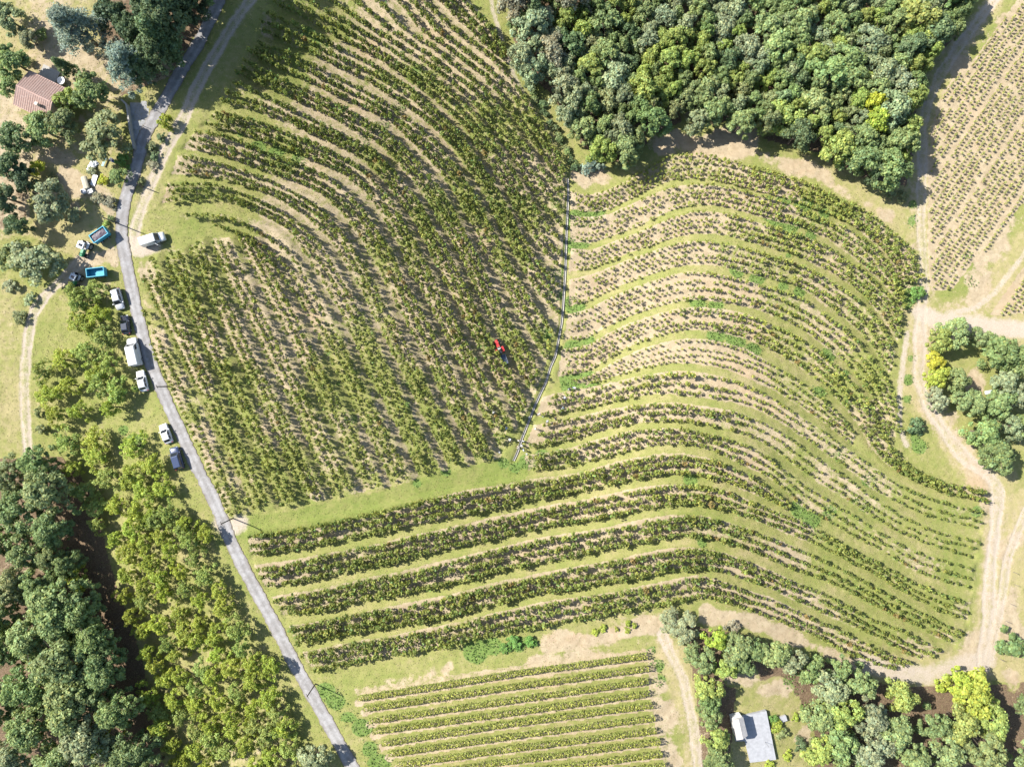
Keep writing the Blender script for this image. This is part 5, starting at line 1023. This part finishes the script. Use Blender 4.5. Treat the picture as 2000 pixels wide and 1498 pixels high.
person(994, 857, 'reach', -.6, W_, 'dark', W_, 'person in white shirt and dark trousers reaching into the vines left of the channel')
person(1014, 861, 'stand', 1.6, W_, 'grey', None, 'left one of the two people in white side by side on the channel')
person(1022, 862, 'stand', 1.4, W_, 'denim', W_, 'right one of the two people in white side by side on the channel')
person(1018, 869, 'reach', -1.0, 'grey', 'dark', W_, 'person in grey with a white hat in the huddle at the foot of the channel')
person(1015, 875, 'bend', 2.8, 'cream', 'khaki', None, 'person in cream bending in the huddle at the foot of the channel')
person(1022, 879, 'stand', .3, 'pale blue', 'grey', W_, 'lowest person of the huddle, in pale blue with a white hat')
person(1045, 837, 'stand', -.4, 'cream', 'grey', W_, 'person in cream standing right of the channel below the all-white person')
person(1067, 825, 'bend', .9, 'grey', 'dark', 'grey', 'person in grey bending at the end of a vine row right of the channel')
person(1092, 802, 'bend', -.5, W_, 'grey', W_, 'left one of the pair in pale clothes stooping at the grassy strip edge')
person(1102, 799, 'bend', 2.6, 'pale blue', 'grey', None, 'right one of the pair in pale clothes stooping at the grassy strip edge')
person(1101, 777, 'reach', .2, 'pale blue', 'denim', 'grey', 'person in pale blue reaching into the second row up right of the channel')
person(1086, 820, 'bend', 1.9, 'dark', 'dark', None, 'person in dark clothes bending in the vine row right of the channel')
person(962, 807, 'reach', 1.0, W_, 'khaki', W_, 'person in white with khaki trousers farthest left among the vine rows')
person(1119, 757, 'bend', -.2, 'grey', 'denim', 'grey', 'right one of the two people in the topmost row right of the channel')
person(1110, 761, 'bend', .5, 'dark', 'grey', None, 'left one of the two people in the topmost row right of the channel')
rp = rt.matrix_basis @ Vector((-.55, 0, 1.42)); q_ = person(0, 0, 'sit', rt.rotation_euler[2], W_, 'denim', W_, 'driver in white shirt seated on the small red tractor', rp+Vector((0, 0, -.42)))
BUCK = paint('bucket_plastic', (.7, .7, .68), .5)
bms = MB(); bms.loft([[Vector((math.cos(t*math.pi/6)*r, math.sin(t*math.pi/6)*r, z)) for t in range(12)] for r, z in ((.12, 0), (.17, .3), (.18, .31), (.15, .3), (.11, .03))]); bme = bms.mesh('bucket', BUCK)
for (x, y, lb) in ((975, 883, 'white picking bucket lying below the person in white among the left vines'), (1033, 815, 'white picking bucket left of the all-white person'), (1060, 813, 'white picking bucket right of the all-white person'), (1028, 886, 'white picking bucket at the very foot of the channel')):
    o = obj('bucket', bme); o.location = at(x, y); tag(o, lb, 'bucket', 'picking buckets')

# ---------------------------------------------------------------- grass and weeds (uncountable)
def scatter(n, wfun, seed):
    rng = np.random.default_rng(seed); x = -108+rng.random(n)*216; y = -82+rng.random(n)*164
    k = rng.random(n) < wfun(x, y); x, y = x[k], y[k]; return x, y, gz(x, y), rng
MASKS = dict(soil=M_soil, lush=M_lush, track=M_track, floor=M_floor, dry=M_dry)
def gw(x, y):
    so_, tr_, fl_ = (mask_at(M, x, y) for M in (M_soil, M_track, M_floor)); dl = mask_at(DL, x, y)
    return np.where(dl < 13.5, 0, np.clip(1-.93*so_, 0, 1)*np.clip(1-1.1*tr_, 0, 1)*(1-.6*fl_))
x, y, z, rng = scatter(300000, gw, 31); n = len(x)
h = (.04+.1*rng.random(n)); c = np.stack([x, y, z+h*.35], 1)
dirs = unit(np.stack([rng.standard_normal(n), rng.standard_normal(n), .5*np.abs(rng.standard_normal(n))], 1)); dirs = unit(dirs+np.array([0, 0, .8])); V, Q = leaf_quads(c, dirs, .12+.16*rng.random(n), rng, .6)
dry = np.clip(mask_at(M_dry, x, y)+.35*rng.standard_normal(n), 0, 1)[:, None]
cg = (1-dry)*np.array([[.17, .205, .06]])+dry*np.array([[.31, .27, .15]]); cg *= .7+.6*rng.random((n, 1))
tag(obj('grass', np_mesh('grass', V, Q, [VINEM], False, {'tint': np.repeat(cg, 4, 0)})), 'short tufty grass on the terrace strips and verges', 'grass', None, 'stuff')
def lw(x, y): return mask_at(M_lush, x, y)*np.where(mask_at(DL, x, y) < 14, 0, 1)*.9
x, y, z, rng = scatter(330000, lw, 32); n = len(x); hh = .08+.45*rng.random(n)*vnoise(x, y, 1.6, 9)
V, Q = leaf_quads(np.stack([x, y, z+hh], 1), unit(rng.standard_normal((n, 3))+np.array([0, 0, .8])), .2+.16*rng.random(n), rng)
cg = np.array([[.13, .2, .055]])*(.6+.8*rng.random((n, 1)))*np.array([[1, 1, 1]]); tag(obj('weeds', np_mesh('weeds', V, Q, [VINEM], False, {'tint': np.repeat(cg, 4, 0)})), 'lush green weeds in damp patches of the strips and the gully', 'weeds', None, 'stuff')
print('grass', n)
# ---------------------------------------------------------------- labels of trees and bushes: look, place, then rank from a landmark
LM = {YA: [((70, 190), 'the tiled roof'), ((205, 320), 'the teal bench')], WO: [((1708, 205), 'the bright yellow tree'), ((1157, 318), 'the blue-green bush'), ((1340, 290), 'the bare bank'), ((990, 20), 'the top left corner'), ((1890, 20), 'the top right track')],
      LF: [((152, 1132), 'the young ash'), ((300, 1498), 'the bottom edge'), ((0, 900), 'the pale meadow')], CO: [((1828, 706), 'the bright yellow tree'), ((1948, 900), 'the copse bottom')],
      BR: [((1450, 1420), 'the white cabin'), ((1923, 1310), 'the right track'), ((1331, 1226), 'the olive tree')], OR_: [((186, 532), 'the empty blue trailer'), ((259, 687), 'the tall white van'), ((344, 895), 'the navy car'), ((455, 1012), 'the lane-corner pole'), ((617, 1480), 'the bottom edge'), ((60, 750), 'the left dirt track'), ((200, 1250), 'the tall wood')]}
DEF = {'beside the left dirt track': ((146, 546), 'the smaller green tractor'), 'beside the lane near the house': ((297, 467), 'the panel van'), 'in the scrub strip by the wood': ((1109, 348), 'the channel'), 'on the wood edge by the track': ((1943, 0), 'the top edge'),
       'on the plot around the white cabin': ((1450, 1420), 'the cabin'), 'on the bare strip above the straight-rowed field': ((616, 1335), 'the lane')}
groups = {}
def sizew(kind, r):
    if kind == 'bush': return 'small' if r < 11 else 'broad'
    if kind == 'orch': return 'compact' if r < 22 else 'spreading'
    if kind == 'big': return 'tall' if r < 47 else 'huge'
    return 'small' if r < 27 else ('medium' if r < 34 else 'large')
for t in TREES:
    e, kind, colr, area, px, py, r, word = t; lm = LM.get(area) or [DEF.get(area, ((1000, 749), 'the picture centre'))]
    best = min(lm, key=lambda q: math.hypot(q[0][0]-px, q[0][1]-py)); groups.setdefault((sizew(kind, r), CW[colr], word, area, best[1], best[0]), []).append(t)
bykey = {}
for k in groups: bykey.setdefault(k[:4], []).append(k)
for k, ts in groups.items():
    size_, cw, word, area, lmn, lmp = k; ts.sort(key=lambda t: math.hypot(t[4]-lmp[0], t[5]-lmp[1])); base = '%s %s %s %s' % (size_, cw, word, area)
    for i, t in enumerate(ts):
        lb = base if (len(ts) == 1 and len(bykey[k[:4]]) == 1) else base+', '+('nearest' if i == 0 else ordinal(i+1)+' nearest')+' '+lmn
        if len(lb.split()) > 16: print('LONG', lb)
        tag(t[0], lb, 'bush' if word == 'bush' else 'tree', 'bushes' if word == 'bush' else {WO: 'trees of the top right wood', LF: 'trees of the tall left wood', CO: 'trees of the right copse', BR: 'trees of the bottom right wood', OR_: 'orchard trees', YA: 'garden trees'}.get(area, 'single trees'))
print('trees', len(TREES))
